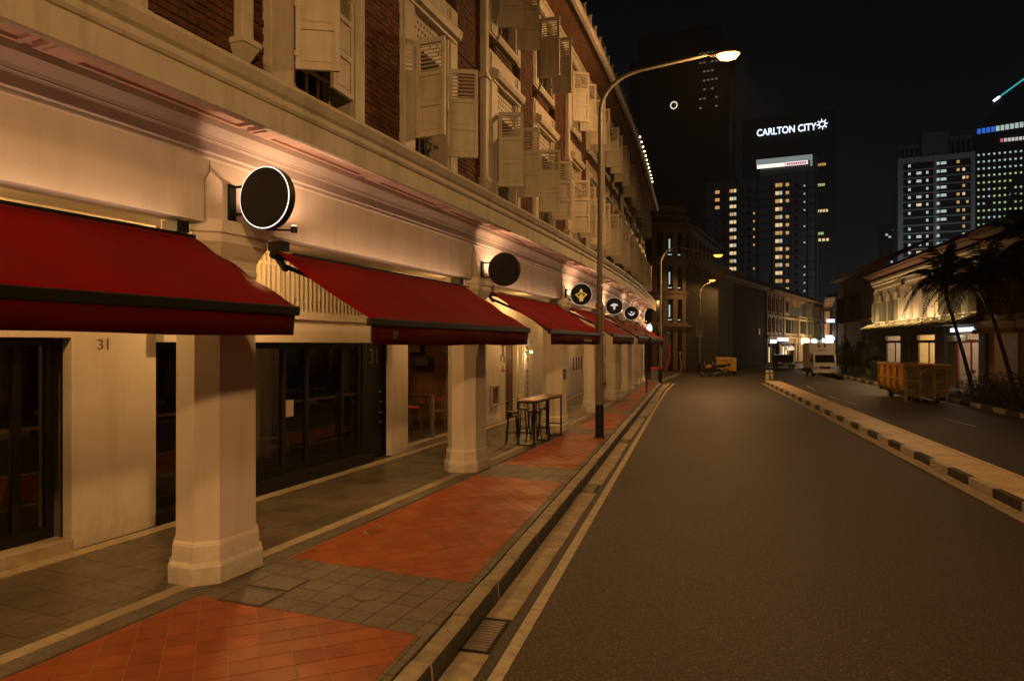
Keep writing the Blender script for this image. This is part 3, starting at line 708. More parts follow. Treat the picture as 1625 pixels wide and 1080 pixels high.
        wallbox(12.9, 19.4, 0, 3.2, -6.6, -6.5, 'room_wall', barkwall); wallbox(13.9, 14.0, 0, 3.0, -6.5, -2.26, 'room_wall', barkwall); wallbox(19.25, 19.35, 0, 3.0, -6.5, -2.26, 'room_wall', barkwall)
        wallbox(14, 19.2, .06, .09, -6.5, -2.31, 'room_floor', ffwm); wallbox(13.9, 19.2, 2.9, 2.95, -6.5, -2.31, 'room_ceiling', brownw)
        wallbox(15.42, 15.47, .11, 1.15, -2.22, -2.16, 'door_post', steel)
    elif i == 3:
        wallbox(18.7, 20.6, 0, 3.95); wallbox(20.6, 21.8, 2.5, 3.95); wallbox(21.8, 23.0, 0, 3.95); wallbox(23.0, 23.7, 2.5, 3.95); wallbox(23.7, 24.2, 0, 3.95)
        wallbox(22.05, 22.95, 0, 2.9, -2.1, -1.98, 'sign_pilaster', white)
        q = MB(); fbox(q, 20.66, 21.74, -2.3, -2.24, .1, 2.48); dd = q.build('door', brownw, hs)
        for k in range(7): q = MB(); fbox(q, 20.72+k*.145, 20.83+k*.145, -2.239, -2.215, .2, 2.4); q.build('plank', brownw, dd)
        q = MB(); fbox(q, 23.03, 23.67, -2.3, -2.25, .1, 2.48); q.build('door', blackm, hs)
        q = MB(); fbox(q, 19.2, 19.86, -2.099, -2.02, .52, .60); fbox(q, 19.2, 19.86, -2.099, -2.04, 1.10, 1.15); fbox(q, 19.2, 19.27, -2.099, -2.04, .60, 1.10); fbox(q, 19.79, 19.86, -2.099, -2.04, .60, 1.10); wn = q.build('window', wframe, hs)
        q = MB(); fbox(q, 19.27, 19.79, -2.099, -2.08, .6, 1.1); q.build('pane', brownw, wn)
    elif i in (4, 6):
        wallbox(s0, s0+1.2, 0, 3.95); wallbox(s0+1.2, s1-1.6, 2.5, 3.95); wallbox(s1-1.6, s1, 0, 3.95)
        glazing(s0+1.2, s1-1.6, list(np.linspace(s0+1.24, s1-1.64, 4))); room(s0+1.2, s1-1.6)
    else:
        wallbox(s0, e1, 0, 3.95)
        if i == 5:
            for k in range(4): q = MB(); fbox(q, 31.2+k*.75, 31.5+k*.75, -2.099, -2.085, 1.15, 1.75); q.build('slit_window', blackm, hs)
        else:
            q = MB(); fbox(q, 40.2, 41.4, -2.099, -2.05, .1, 2.4); q.build('door', blackm, hs)
    # arcade lamp: small round ceiling fitting in the middle of each bay
    sc_ = s0+B*(.68 if i == 0 else .33)
    cl = thing('ceiling_lamp', 'round ceiling lamp in the arcade '+['by the glass doors at the left edge', 'before the folding doors of number 31', 'before the open fronted restaurant', 'before the vertical letter sign', 'below the first white emblem sign', 'by the wall with slits', 'under the second last awning', 'at the far corner of the terrace'][i], 'ceiling lamp', F(sc_, -1.0, 3.95), group='arcade ceiling lamps')
    q = MB(); q.lathe(F(sc_, -1.0, 3.90), [(.10, 0), (.12, .015), (.12, .05)], 16); q.build('lamp_body', wframe, cl)
    q = MB(); q.lathe(F(sc_, -1.0, 3.888), [(.04, 0), (.085, .006), (.085, .012)], 16); q.build('diffuser', e_bulb, cl)
    light('arcade_light', 'POINT', F(sc_, -1.0, 3.80), [120, 190, 95, 140, 80, 65, 65, 65][i], (1, .52, .17), .08, parent=cl)
# end wall of the terrace
q = MB(); q.hexa([F(S_END, -6, 0), F(S_END, -2.1, 0), F(S_END+.2, -2.1, 0), F(S_END+.2, -6, 0)]+[F(S_END, -6, 3.95), F(S_END, -2.1, 3.95), F(S_END+.2, -2.1, 3.95), F(S_END+.2, -6, 3.95)]); q.build('end_wall', white, houses[7])
q = MB(); q.hexa([F(S_END, -6, 3.95), F(S_END, .30, 3.95), F(S_END+.2, .30, 3.95), F(S_END+.2, -6, 3.95)]+[F(S_END, -6, 10.6), F(S_END, .30, 10.6), F(S_END+.2, .30, 10.6), F(S_END+.2, -6, 10.6)]); q.build('end_wall', white, houses[7])
ch = MB(); fbox(ch, 24.9, 26.1, -.9, .1, 11.4, 13.4); fbox(ch, 24.8, 26.2, -1.0, .2, 13.4, 13.55); ch.build('chimney', wframe, houses[4])
ch = MB(); fbox(ch, 37.6, 38.6, -.9, .2, 11.4, 12.9); ch.build('chimney', ochre, houses[6])

# numbers, sign lettering
text_obj('31', 'house_number', numm, F(6.51, -2.096, 2.33), (R_(90), 0, R_(90)+ang(6.5)), .19, houses[1], sx=1)
text_obj('31', 'house_number', greyp, F(12.93, -2.322, 1.98), (R_(90), 0, R_(90)+ang(12.9)), .46, houses[2], depth=.002)
for z in (1.38, 1.16, .94, .73):
    q = MB(); fbox(q, 13.10, 13.24, -2.33, -2.31, z-.012, z+.012); q.build('letter_slot', chromem, houses[2])
vs = thing('vertical_sign', 'tall white vertical sign board with dark serif letters stacked down it beside the dark door', 'sign', F(22.5, -1.96, 1.6))
q = MB(); fbox(q, 22.12, 22.88, -1.979, -1.95, .42, 2.88); q.build('board', white, vs)
zz_ = 2.66
for chh in 'HANGO HOUSE':
    if chh != ' ':
        t = text_obj(chh, 'letter', darkm, F(22.5, -1.945, zz_-.09), (R_(90), 0, R_(90)+ang(22.5)), .20, vs, depth=.003, sx=1.6)
    zz_ -= .195
pl = thing('wall_lamp', 'small warm wall lamp at the side of the vertical letter sign', 'wall lamp', F(22.2, -1.8, 2.1))
q = MB(); q.bar(F(22.2, -1.95, 2.12), F(22.2, -1.72, 2.12), .03); q.build('arm', blackm, pl)
q = MB(); q.lathe(F(22.2, -1.72, 2.08), [(.03, .0), (.05, .03), (.03, .08)], 12); q.build('lamp_head', e_bulb, pl)
light('wall_lamp_light', 'POINT', F(22.2, -1.70, 2.05), 9, (1, .66, .28), .03, parent=pl)
# painted figure on the wall beside the door
mu = thing('wall_artwork', 'small dark red and ochre painted figure on the pale wall beside the brown door', 'artwork', F(20.35, -2.095, 1.9))
for (a, z0, b, z1, m) in ((20.15, 2.30, 20.5, 2.38, brownw), (20.25, 2.0, 20.42, 2.3, brownw), (20.08, 1.85, 20.2, 2.05, numm), (20.4, 1.80, 20.5, 2.02, brownw), (20.2, 1.52, 20.5, 1.60, redp), (20.3, 1.60, 20.4, 1.72, ochre)):
    q = MB(); fbox(q, a, b, -2.099, -2.09, z0, z1); q.build('painted_patch', m, mu)
pq = thing('wall_plaque', 'small black square plaque on the third column above the bar table', 'plaque', F(18.7, .285, 1.5))
q = MB(); fbox(q, 18.52, 18.80, .286, .305, 1.42, 1.70); q.build('plate', blackm, pq, bevel=.004); q = MB(); fbox(q, 18.60, 18.72, .3055, .309, 1.50, 1.62); q.build('emblem', greyp, pq)
nt_ = thing('door_notice', 'small white paper notice stuck on the folding glass doors', 'notice', F(9.98, -2.34, 1.25))
q = MB(); fbox(q, 10.16, 10.36, -2.38, -2.375, 1.13, 1.42); q.build('paper_sheet', papm, nt_)

# framed posters seen through the nearest doors and other indoor things
def inbox(nm, lab, cat, s0, s1, o0, o1, z0, z1, m, grp=None):
    q = MB(); fbox(q, s0, s1, o0, o1, z0, z1); return q.build(nm, m, None, label=lab, category=cat, group=grp)
for k, (xa, xb, z0, z1, m, lab) in enumerate(((-8.35, -7.88, 2.10, 2.55, 0, 'dark framed picture on the restaurant wall, leftmost and highest'), (-8.12, -7.62, 1.70, 2.02, 1, 'small dark framed picture in the restaurant, below and between the others'), (-7.25, -6.88, 2.08, 2.60, 0, 'dark framed picture on the restaurant wall nearest the second column'))):
    pf = thing('framed_picture', lab, 'picture', (xa, 19.1, z0), group='pictures inside the restaurant')
    yp = 19.05
    q = MB(); q.box(xa, xb, yp, yp+.03, z0, z1); q.build('frame', blackm, pf)
    q = MB(); q.box(xa+.04, xb-.04, yp-.008, yp-.001, z0+.04, z1-.04); q.build('print', [brownp, greyp2][m], pf)

postm = mat('poster_and_reflection', (.34, .30, .13), .7, .5, 9)
for k, (a, b, z0, z1, m, lab) in enumerate(((5.55, 5.92, 1.95, 2.40, postm, 'faded yellow poster inside the glass doors at the left edge, topmost'), (5.55, 5.92, 1.62, 1.90, postm, 'small faded poster inside the glass doors at the left edge, below the top one'), (5.50, 5.98, 1.36, 1.58, bluem, 'dark blue banner inside the glass doors at the left edge'), (11.95, 12.32, 1.55, 2.20, postm, 'pale panel painting the reflection of a sign in the folding glass doors'))):
    q = MB(); fbox(q, a, b, -2.62, -2.60, z0, z1); tag(q.build('poster', m), lab, 'poster')  # the last panel paints a sign's reflection in the glass
for k, (a, o0) in enumerate(((4.2, -3.6), (8.6, -3.4), (10.4, -3.9))):
    cn = thing('display_counter', ['dim counter inside the glass doors at the left edge', 'dim counter inside the folding doors, nearer one', 'dim counter inside the folding doors, farther one'][k], 'counter', F(a, o0, .1))
    q = MB(); fbox(q, a, a+1.1, o0-.5, o0, .1, 1.0); q.build('counter_body', woodt, cn); q = MB(); fbox(q, a-.04, a+1.14, o0-.54, o0+.04, 1.0, 1.05); q.build('counter_top', stripm, cn)
# ------------------------------------------------------------------ awnings
AW = [(.45, 5.62, 1.5, 2.47, 2.68), (6.80, 11.75, 1.5, 2.38, 2.62), (13.02, 17.95, 1.5, 2.38, 2.62), (19.3, 23.55, 1.5, 2.38, 2.62), (24.8, 28.75, 1.5, 2.38, 2.62), (30.0, 34.0, 1.5, 2.38, 2.62), (35.2, 38.8, 1.5, 2.38, 2.62), (39.8, 43.0, 1.5, 2.38, 2.62)]
alab = ['nearest dark red awning at the left edge over the first glass doors', 'red awning between the first and second columns, beneath the lit ring sign', 'red awning over the bar table between the second and third columns', 'red awning crossed by the tall lamp post',
        'red awning just beyond the lamp post, below the first white emblem sign', 'red awning below the farther white emblem sign', 'second farthest red awning near the end of the terrace', 'farthest red awning at the end of the terrace']
for i, (a, b, o, zv, zb) in enumerate(AW):
    aw = thing('awning', alab[i], 'awning', F((a+b)/2, .32, 3.4), group='red retractable awnings along the arcade')
    q = MB(); n = 26; nb = len(q.v); m = 17
    rnd = random.Random(i)
    for k in range(n+1):
        s = a+(b-a)*k/n
        for j in range(m):
            t = j/(m-1); off = .26+(o-.26)*t; z = 3.44+(zb+.05-3.44)*t - .035*math.sin(PI*t)*(.6+.4*math.sin(k*.9+i)) - .006*math.sin(k*.9)*math.sin(PI*t) + .016*math.exp(-((b-s)/.7)**2)*math.sin(t*16+k)*math.sin(PI*t)
            q.v.append(F(s, off, z))
    for k in range(n):
        for j in range(m-1): q.f.append((nb+k*m+j, nb+k*m+j+1, nb+(k+1)*m+j+1, nb+(k+1)*m+j))
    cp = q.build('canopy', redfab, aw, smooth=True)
    sol = cp.modifiers.new('thick', 'SOLIDIFY'); sol.thickness = .006
    q = MB(); fbox(q, a-.02, b+.02, o-.03, o+.045, zb-.03, zb+.055); q.build('front_bar', blackm, aw, bevel=.012)
    q = MB(); nb = len(q.v)
    n = 14
    for k in range(n*2+1):
        s = a+.02+(b-a-.04)*k/(n*2); wv = .012*math.sin(k*.8+i)
        q.v.append(F(s, o+.02, zb-.03)); q.v.append(F(s, o+.015+wv, (zb-.03+zv)/2)); q.v.append(F(s, o+.01+wv*1.8, zv+.006*math.sin(k*.5)))
    for k in range(n*2):
        for j in range(2): q.f.append((nb+k*3+j, nb+k*3+j+1, nb+k*3+3+j+1, nb+k*3+3+j))
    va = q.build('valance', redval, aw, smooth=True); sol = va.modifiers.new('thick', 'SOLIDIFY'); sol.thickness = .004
    q = MB(); q.tube([F(a-.04, .24, 3.40), F(b+.04, .24, 3.40)], .045, 8); q.build('roller_tube', blackm, aw, smooth=True)
    fill_strip = thing('light_strip', 'added linear fill light above the '+alab[i].split(' ')[0]+' '+['awning at the left edge', 'awning between the first two columns', 'awning over the bar table', 'awning behind the lamp post', 'awning below the first white emblem', 'awning below the farther white emblem', 'awning, second from the far end', 'awning at the far end'][i], 'added fill light', F((a+b)/2, .48, 3.5), group='added fill lights above the awnings')  # added fill light along each awning, brightens frieze and soffit
    q = MB(); fbox(q, a+.1, b-.1, .40, .43, 3.40, 3.425); q.build('fill_channel', blackm, fill_strip)
    ld = bpy.data.lights.new('fill_strip_light', 'AREA'); ld.shape = 'RECTANGLE'; ld.size = .03; ld.size_y = b-a-.3; ld.energy = [9, 8.5, 8, 8, 8, 8, 7, 6][i]; ld.color = (1, .55, .32)
    lo = bpy.data.objects.new('fill_strip_light', ld); C.objects.link(lo); lo.location = Vector(F((a+b)/2, .415, 3.432))-wl(fill_strip); lo.rotation_euler = (PI, 0, -ang((a+b)/2) if 0 else ang((a+b)/2)); lo.parent = fill_strip
    for e, sg in ((a+.12, 1), (b-.12, -1)):
        q = MB(); q.bar(F(e, .24, 3.30), F(e+sg*.55, .85, 2.98), .045); q.bar(F(e+sg*.55, .85, 2.98), F(e+sg*.03, o-.03, zb), .04); q.bar(F(e, .12, 3.46), F(e, .30, 3.24), .07, .05); q.build('folding_arm', blackm, aw)
        q = MB(); fbox(q, e-.07, e+.07, .10, .29, 3.46, 3.57); q.build('bracket', blackm, aw)
    if i == 1: text_obj('37', 'valance_print', greyp, F(7.25, o+.04, 2.455), (R_(90), 0, R_(90)+ang(7.2)), .12, aw, depth=.001)
    if i == 2: q = MB(); [fbox(q, 15.7+k*.13, 15.79+k*.13, o+.034, o+.037, 2.45, 2.50) for k in range(6)]; q.build('valance_print', greyp, aw)

# ------------------------------------------------------------------ round blade signs
slab = ['blank black disc sign with a bright white ring above the first column', 'blank black disc sign with an unlit rim above the second column', 'black disc sign with a gold figure emblem above the third column',
        'black disc sign with a white winged emblem just beyond the lamp post', 'farthest black disc sign with a curved white leaf emblem']
for k, (s, zc, r) in enumerate(((6.08, 3.86, .315), (12.5, 3.80, .315), (18.7, 3.75, .31), (24.2, 3.72, .31), (29.4, 3.70, .31))):
    a = ang(s); oc = .30+.13+r+.02
    sg = thing('disc_sign', slab[k], 'sign', F(s, oc, zc), group='round signs projecting over the columns')
    q = MB(); fbox(q, s-.045, s+.045, .302, .335, zc-.24, zc+.17); q.build('mounting_plate', blackm, sg, bevel=.004)
    for dz in (.14, -.14): q = MB(); q.bar(F(s, .33, zc+dz), F(s, oc-r*.85, zc+dz), .022); q.build('arm', blackm, sg)
    c = Vector(F(s, oc, zc)); ax = Vector(F(s+1, oc, 0))-Vector(F(s, oc, 0)); ax.normalize(); rx = Vector((ax.y, -ax.x, 0)); up = Vector((0, 0, 1))
    def disc(r0, d0, d1, nm, m, r1=None):
        q = MB(); n = 48; nb = 0
        P_ = lambda r_, d: [tuple(c+ax*d+(rx*math.cos(2*PI*t/n)+up*math.sin(2*PI*t/n))*r_) for t in range(n)]
        if r1 is None:
            q.v = P_(r0, d0)+P_(r0, d1); q.f = [tuple(range(n)), tuple(range(2*n-1, n-1, -1))]+[(t, (t+1) % n, n+(t+1) % n, n+t) for t in range(n)]
        else:
            q.v = P_(r0, d0)+P_(r1, d0)+P_(r1, d1)+P_(r0, d1)
            for u_ in range(4):
                v_ = (u_+1) % 4; q.f += [(u_*n+t, u_*n+(t+1) % n, v_*n+(t+1) % n, v_*n+t) for t in range(n)]
        return q.build(nm, m, sg, smooth=False)
    disc(r, -.03, .055, 'drum', blackm)
    disc(r-.004, -.034, -.0301, 'rim', [e_ring, blackm, MAT['sign_ring_dim'] if 'sign_ring_dim' in MAT else emis('sign_ring_dim', (1, .80, .62), .75), MAT.get('sign_ring_dim'), MAT.get('sign_ring_dim')][k], r-.014)
    disc(r-.015, -.038, -.0302, 'face', darkm)
    if k >= 2:
        def ep(polys, m):
            q = MB()
            for pl_ in polys:
                n = len(pl_); b_ = len(q.v)
                q.v += [tuple(c+ax*-.042+rx*x*r+up*y*r) for x, y in pl_]+[tuple(c+ax*-.039+rx*x*r+up*y*r) for x, y in pl_]
                q.f += [tuple(b_+t for t in range(n)), tuple(b_+n+t for t in reversed(range(n)))]+[(b_+t, b_+(t+1) % n, b_+n+(t+1) % n, b_+n+t) for t in range(n)]
            q.build('emblem', m, sg)
        if k == 2: ep([[(-.12, -.05), (-.18, -.3), (-.16, -.6), (.16, -.6), (.2, -.3), (.12, -.05)], [(-.14, .02), (.14, .02), (.12, -.12), (-.12, -.12)], [(-.56, 0), (-.15, .18), (-.14, .06), (-.4, -.02), (-.15, -.22), (-.2, -.34)], [(.56, 0), (.15, .18), (.14, .06), (.4, -.02), (.15, -.22), (.2, -.34)], [(-.16, .2), (-.1, .42), (0, .5), (.1, .42), (.16, .2), (.08, .12), (-.08, .12)]], e_logo)
        elif k == 3: ep([[(-.42, .12), (-.1, .3), (.1, .3), (.42, .16), (.4, .02), (.15, .0), (.12, -.3), (0, -.45), (-.12, -.3), (-.12, 0), (-.4, .0)]], e_logow)
        else: ep([[(-.5, .06), (-.25, -.1), (0, -.16), (.3, 0), (.5, .2), (.42, -.12), (.15, -.36), (-.1, -.36), (-.35, -.16)], [(-.2, .14), (.05, .24), (.22, .1), (.0, .02)]], e_logow)
# small uplights on the column heads
for k, s in enumerate(SB[1:]+[SB[0]]):
    lab = ['first column from the camera', 'second column', 'third column', 'fourth column', 'fifth column', 'sixth column', 'seventh column', 'corner column at the end of the terrace', 'column outside the left edge of the frame'][k]
    ul = thing('uplight', 'small black uplight on the head of the '+lab, 'uplight', F(s+.28, .36, 3.66), group='uplights on the column heads')
    for ds in (.42,):
        q = MB(); q.lathe(F(s+ds, .66, 3.60), [(.035, 0), (.035, .07)], 10); q.build('lamp_body', blackm, ul); q = MB(); q.bar(F(s+ds*.6, .31, 3.63), F(s+ds, .63, 3.63), .018); q.build('arm', blackm, ul)
        q = MB(); q.lathe(F(s+ds, .66, 3.671), [(.028, 0), (.028, .004)], 10); q.build('lens', e_bulb, ul)
        light('uplight_light', 'SPOT', F(s+ds, .66, 3.70), 46 if k < 3 or k == 8 else 42, (1, .52, .29), .04, (PI, 0, 0), 172, .4, parent=ul)
gl_ = thing('globe_lamp', 'white glowing globe wall lamp on the last column of the terrace', 'wall lamp', F(43.3, .5, 3.3))
q = MB(); q.lathe(F(43.3, .62, 3.35), [(.03, -.26), (.12, -.2), (.17, -.07), (.17, .07), (.12, .2), (.03, .26)], 14); q.build('globe', emis('globe_glow', (1, .85, .65), 2.6), gl_, smooth=True)
q = MB(); q.bar(F(43.3, .38, 3.35), F(43.3, .60, 3.35), .05); q.build('arm', blackm, gl_)
# tiny bulbs strung along the far gutter
sb = thing('string_lights', 'row of tiny warm bulbs strung along the far eave of the terrace', 'string lights', F(33, 1.2, 10.9))
q = MB(); q.tube([F(s, 1.2, 10.93-.03*(k % 2)) for k, s in enumerate(np.linspace(28.5, 36.5, 17))], .006, 4); q.build('cable', blackm, sb)
bme2 = MB(); bme2.lathe((0, 0, 0), [(.012, -.03), (.035, 0), (.012, .03)], 8); bme2 = bme2.mesh('bulb', e_bulb)
for s in np.linspace(28.5, 36.5, 12): piece('bulb', bme2, F(s, 1.2, 10.89), 0, sb)

# ------------------------------------------------------------------ street lamps
def street_lamp(x, y, label, h=9.47, reach=3.12, lit=1, power=0, drop=0, tilt=20, col=(1, .51, .18), dirx=(1, 0), fin=e_sod, z0=0):
    t = thing('street_lamp', label, 'street lamp', (x, y, z0), group='street lamps along the road')
    q = MB(); q.lathe((x, y, z0), [(.15, 0), (.15, .02)], 12); q.lathe((x, y, z0+.02), [(.112, 0), (.108, .82)], 16); q.build('base_band', blackm, t, smooth=True)
    q = MB(); q.tube([(x, y, z0+.8), (x, y, z0+3.35), (x, y, z0+3.38)], [.104, .098, .10], 14); q.tube([(x, y, z0+3.34), (x, y, z0+3.44)], [.112, .09], 14)
    zt = h-1.15
    pts = [(x, y, z0+3.4), (x+.02, y, zt-1.2)]
    for a in np.linspace(0, PI/2*.93, 9):
        r = 1.15
        pts.append((x+.02+(r*(1-math.cos(a)))*dirx[0], y+(r*(1-math.cos(a)))*dirx[1], zt+r*math.sin(a)*.86))
    ex, ey, ez = pts[-1]
    pts.append((x+dirx[0]*(reach-.35), y+dirx[1]*(reach-.35), h-drop+.06))
    q.tube(pts, [.072, .062]+[.055]*8+[.042, .038], 12); q.build('pole', greyp, t, smooth=True)
    c = (x+dirx[0]*reach, y+dirx[1]*reach, h-drop)
    q = MB(); a = math.atan2(dirx[1], dirx[0])
    M = Matrix.Translation(c) @ Matrix.Rotation(a, 4, 'Z')
    ring = lambda xx, ry, rz: [M @ Vector((xx, ry*math.cos(k*PI/8), max(0, math.sin(k*PI/8))*rz)) for k in range(0, 9)]
    rr = [ring(-.40, .04, .05), ring(-.30, .10, .11), ring(-.05, .14, .15), ring(.2, .13, .13), ring(.33, .06, .06)]
    nb = len(q.v)
    for r_ in rr: q.v += [tuple(v) for v in r_]
    for i in range(4):
        for k in range(8): q.f.append((nb+i*9+k, nb+i*9+k+1, nb+(i+1)*9+k+1, nb+(i+1)*9+k))
        q.f.append((nb+i*9, nb+(i+1)*9, nb+(i+1)*9+8, nb+i*9+8))
    q.build('lamp_head', greyp, t, smooth=True)
    q = MB(); nb = 0
    rr = [[M @ Vector((xx, ry*math.cos(k*PI/8), -math.sin(k*PI/8)*rz)) for k in range(9)] for xx, ry, rz in ((-.24, .04, .02), (-.15, .14, .12), (.03, .165, .15), (.20, .14, .12), (.29, .04, .02))]
    for r_ in rr: q.v += [tuple(v) for v in r_]
    for i in range(4):
        for k in range(8): q.f.append((i*9+k, i*9+k+1, (i+1)*9+k+1, (i+1)*9+k))
    q.build('lamp_glass', fin if lit else glassc, t, smooth=True)
    if power: light('street_lamp_light', 'SPOT', (c[0]+.03*dirx[0], c[1], c[2]-.23), power, col, .5 if y < 0 else .16, (0, R_(tilt), 0), 176, .25, parent=t)
    return t
street_lamp(-2.33, 17.5, 'tall curved lit street lamp on the pavement, in front of the fourth awning', power=1150, tilt=38)
street_lamp(-2.33, -8.0, 'lit street lamp on the pavement behind the camera', power=2500)
street_lamp(-1.95, 42.6, 'thin lit street lamp on the kerb at the end of the terrace', h=8.45, reach=3.35, drop=.75, power=1900, fin=e_far)
street_lamp(.5, 61.5, 'shorter lit street lamp at the junction carrying a tall rectangular sign', h=7.9, reach=1.05, power=650, fin=e_far, z0=ZR)
sgn = thing('pole_sign', 'tall narrow pale rectangular sign fixed to the shorter lamp post at the junction', 'sign', (.5, 61.3, 3.0))
q = MB(); q.box(.2, .82, 61.25, 61.33, 3.0, 4.75); q.build('frame', greyp, sgn); q = MB(); q.box(.3, .72, 61.235, 61.249, 3.15, 4.6); q.build('board', greyp2, sgn)
# unseen lamp behind the camera, set to light the frieze and columns
street_lamp(11.35, -6.0, 'lit street lamp on the right hand kerb behind the camera', h=9.0, reach=3.1, power=5200, dirx=(-1, 0), z0=ZR)

# ------------------------------------------------------------------ generic facade builder
class Fr:
    def __init__(s, o, d): s.o = Vector((o[0], o[1])); s.d = Vector(d).normalized(); s.n = None
    def setn(s, n): s.n = Vector(n).normalized(); return s
    def p(s, u, v, z): q = s.o+s.d*u+s.n*v; return (q.x, q.y, z)
    def box(s, mb, u0, u1, v0, v1, z0, z1):
        mb.hexa([s.p(u0, v0, z0), s.p(u1, v0, z0), s.p(u1, v1, z0), s.p(u0, v1, z0), s.p(u0, v0, z1), s.p(u1, v0, z1), s.p(u1, v1, z1), s.p(u0, v1, z1)])
    def prof(s, mb, u0, u1, pr):
        b = len(mb.v); m = len(pr)
        mb.v += [s.p(u0, v, z) for v, z in pr]+[s.p(u1, v, z) for v, z in pr]
        mb.f += [(b+k, b+(k+1) % m, b+m+(k+1) % m, b+m+k) for k in range(m)]+[tuple(b+k for k in reversed(range(m))), tuple(b+m+k for k in range(m))]
    def wall(s, mb, u0, u1, z0, z1, holes, v0=-.25, v1=0):
        us = sorted({u0, u1} | {h[0] for h in holes} | {h[1] for h in holes}); zs = sorted({z0, z1} | {h[2] for h in holes} | {h[3] for h in holes})
        for a, b in zip(us[:-1], us[1:]):
            run = None
            for c, d in zip(zs[:-1], zs[1:]):
                inside = any(h[0] <= a and b <= h[1] and h[2] <= c and d <= h[3] for h in holes)
                if inside:
                    if run: s.box(mb, a, b, v0, v1, *run); run = None
                else: run = (run[0], d) if run else (c, d)
            if run: s.box(mb, a, b, v0, v1, *run)
    def arch(s, mb, u0, u1, z, h, v0, v1, n=10, point=0):
        c = (u0+u1)/2; r = (u1-u0)/2
        def cz(t): x = abs(t); return z+h*math.sqrt(max(0, 1-x*x))*(1 if not point else 1)*(1-.25*point*math.sqrt(max(0, 1-x))*0) if not point else z+h*(1-x**1.7)
        ts = np.linspace(-1, 1, n+1)
        for a, b in zip(ts[:-1], ts[1:]):
            za, zb = cz(a), cz(b)
            mb.hexa([s.p(c+a*r, v0, za), s.p(c+b*r, v0, zb), s.p(c+b*r, v1, zb), s.p(c+a*r, v1, za), s.p(c+a*r, v0, z+h+.01), s.p(c+b*r, v0, z+h+.01), s.p(c+b*r, v1, z+h+.01), s.p(c+a*r, v1, z+h+.01)])

def window(fr, hs, u0, u1, z0, z1, fm, pane, shut=None, v=-.12, mull=1, bars=(.5,), lit=None):
    q = MB(); t = .05
    for a, b in ((u0, u0+t), (u1-t, u1)): fr.box(q, a, b, v-.04, v+.04, z0, z1)
    fr.box(q, u0+t, u1-t, v-.04, v+.04, z0, z0+t); fr.box(q, u0+t, u1-t, v-.04, v+.04, z1-t, z1)
    for k in range(mull): c = u0+(u1-u0)*(k+1)/(mull+1); fr.box(q, c-.02, c+.02, v-.03, v+.03, z0+t, z1-t)
    for b in bars: c = z0+(z1-z0)*b; fr.box(q, u0+t, u1-t, v-.025, v+.025, c-.02, c+.02)
    wn = q.build('window', fm, hs)
    q = MB(); fr.box(q, u0+t, u1-t, v-.012, v-.004, z0+t, z1-t); q.build('pane', pane, wn)
    if shut:
        for sgn_, e in ((1, u0), (-1, u1)):
            q = MB(); w_ = (u1-u0)*.42; a = R_(random.choice([25, 60, 100, 150]))
            d = Vector((sgn_*math.cos(a)*w_, math.sin(a)*w_)); A = (e, .03); B_ = (e+d.x, .03+abs(d.y))
            p = [fr.p(A[0], A[1], z0), fr.p(B_[0], B_[1], z0), fr.p(B_[0]+.02, B_[1]+.03, z0), fr.p(A[0]+.02, A[1]+.03, z0)]
            q.hexa(p+[(x, y, z1) for x, y, z in p]); q.build('shutter', shut, wn)
    return wn

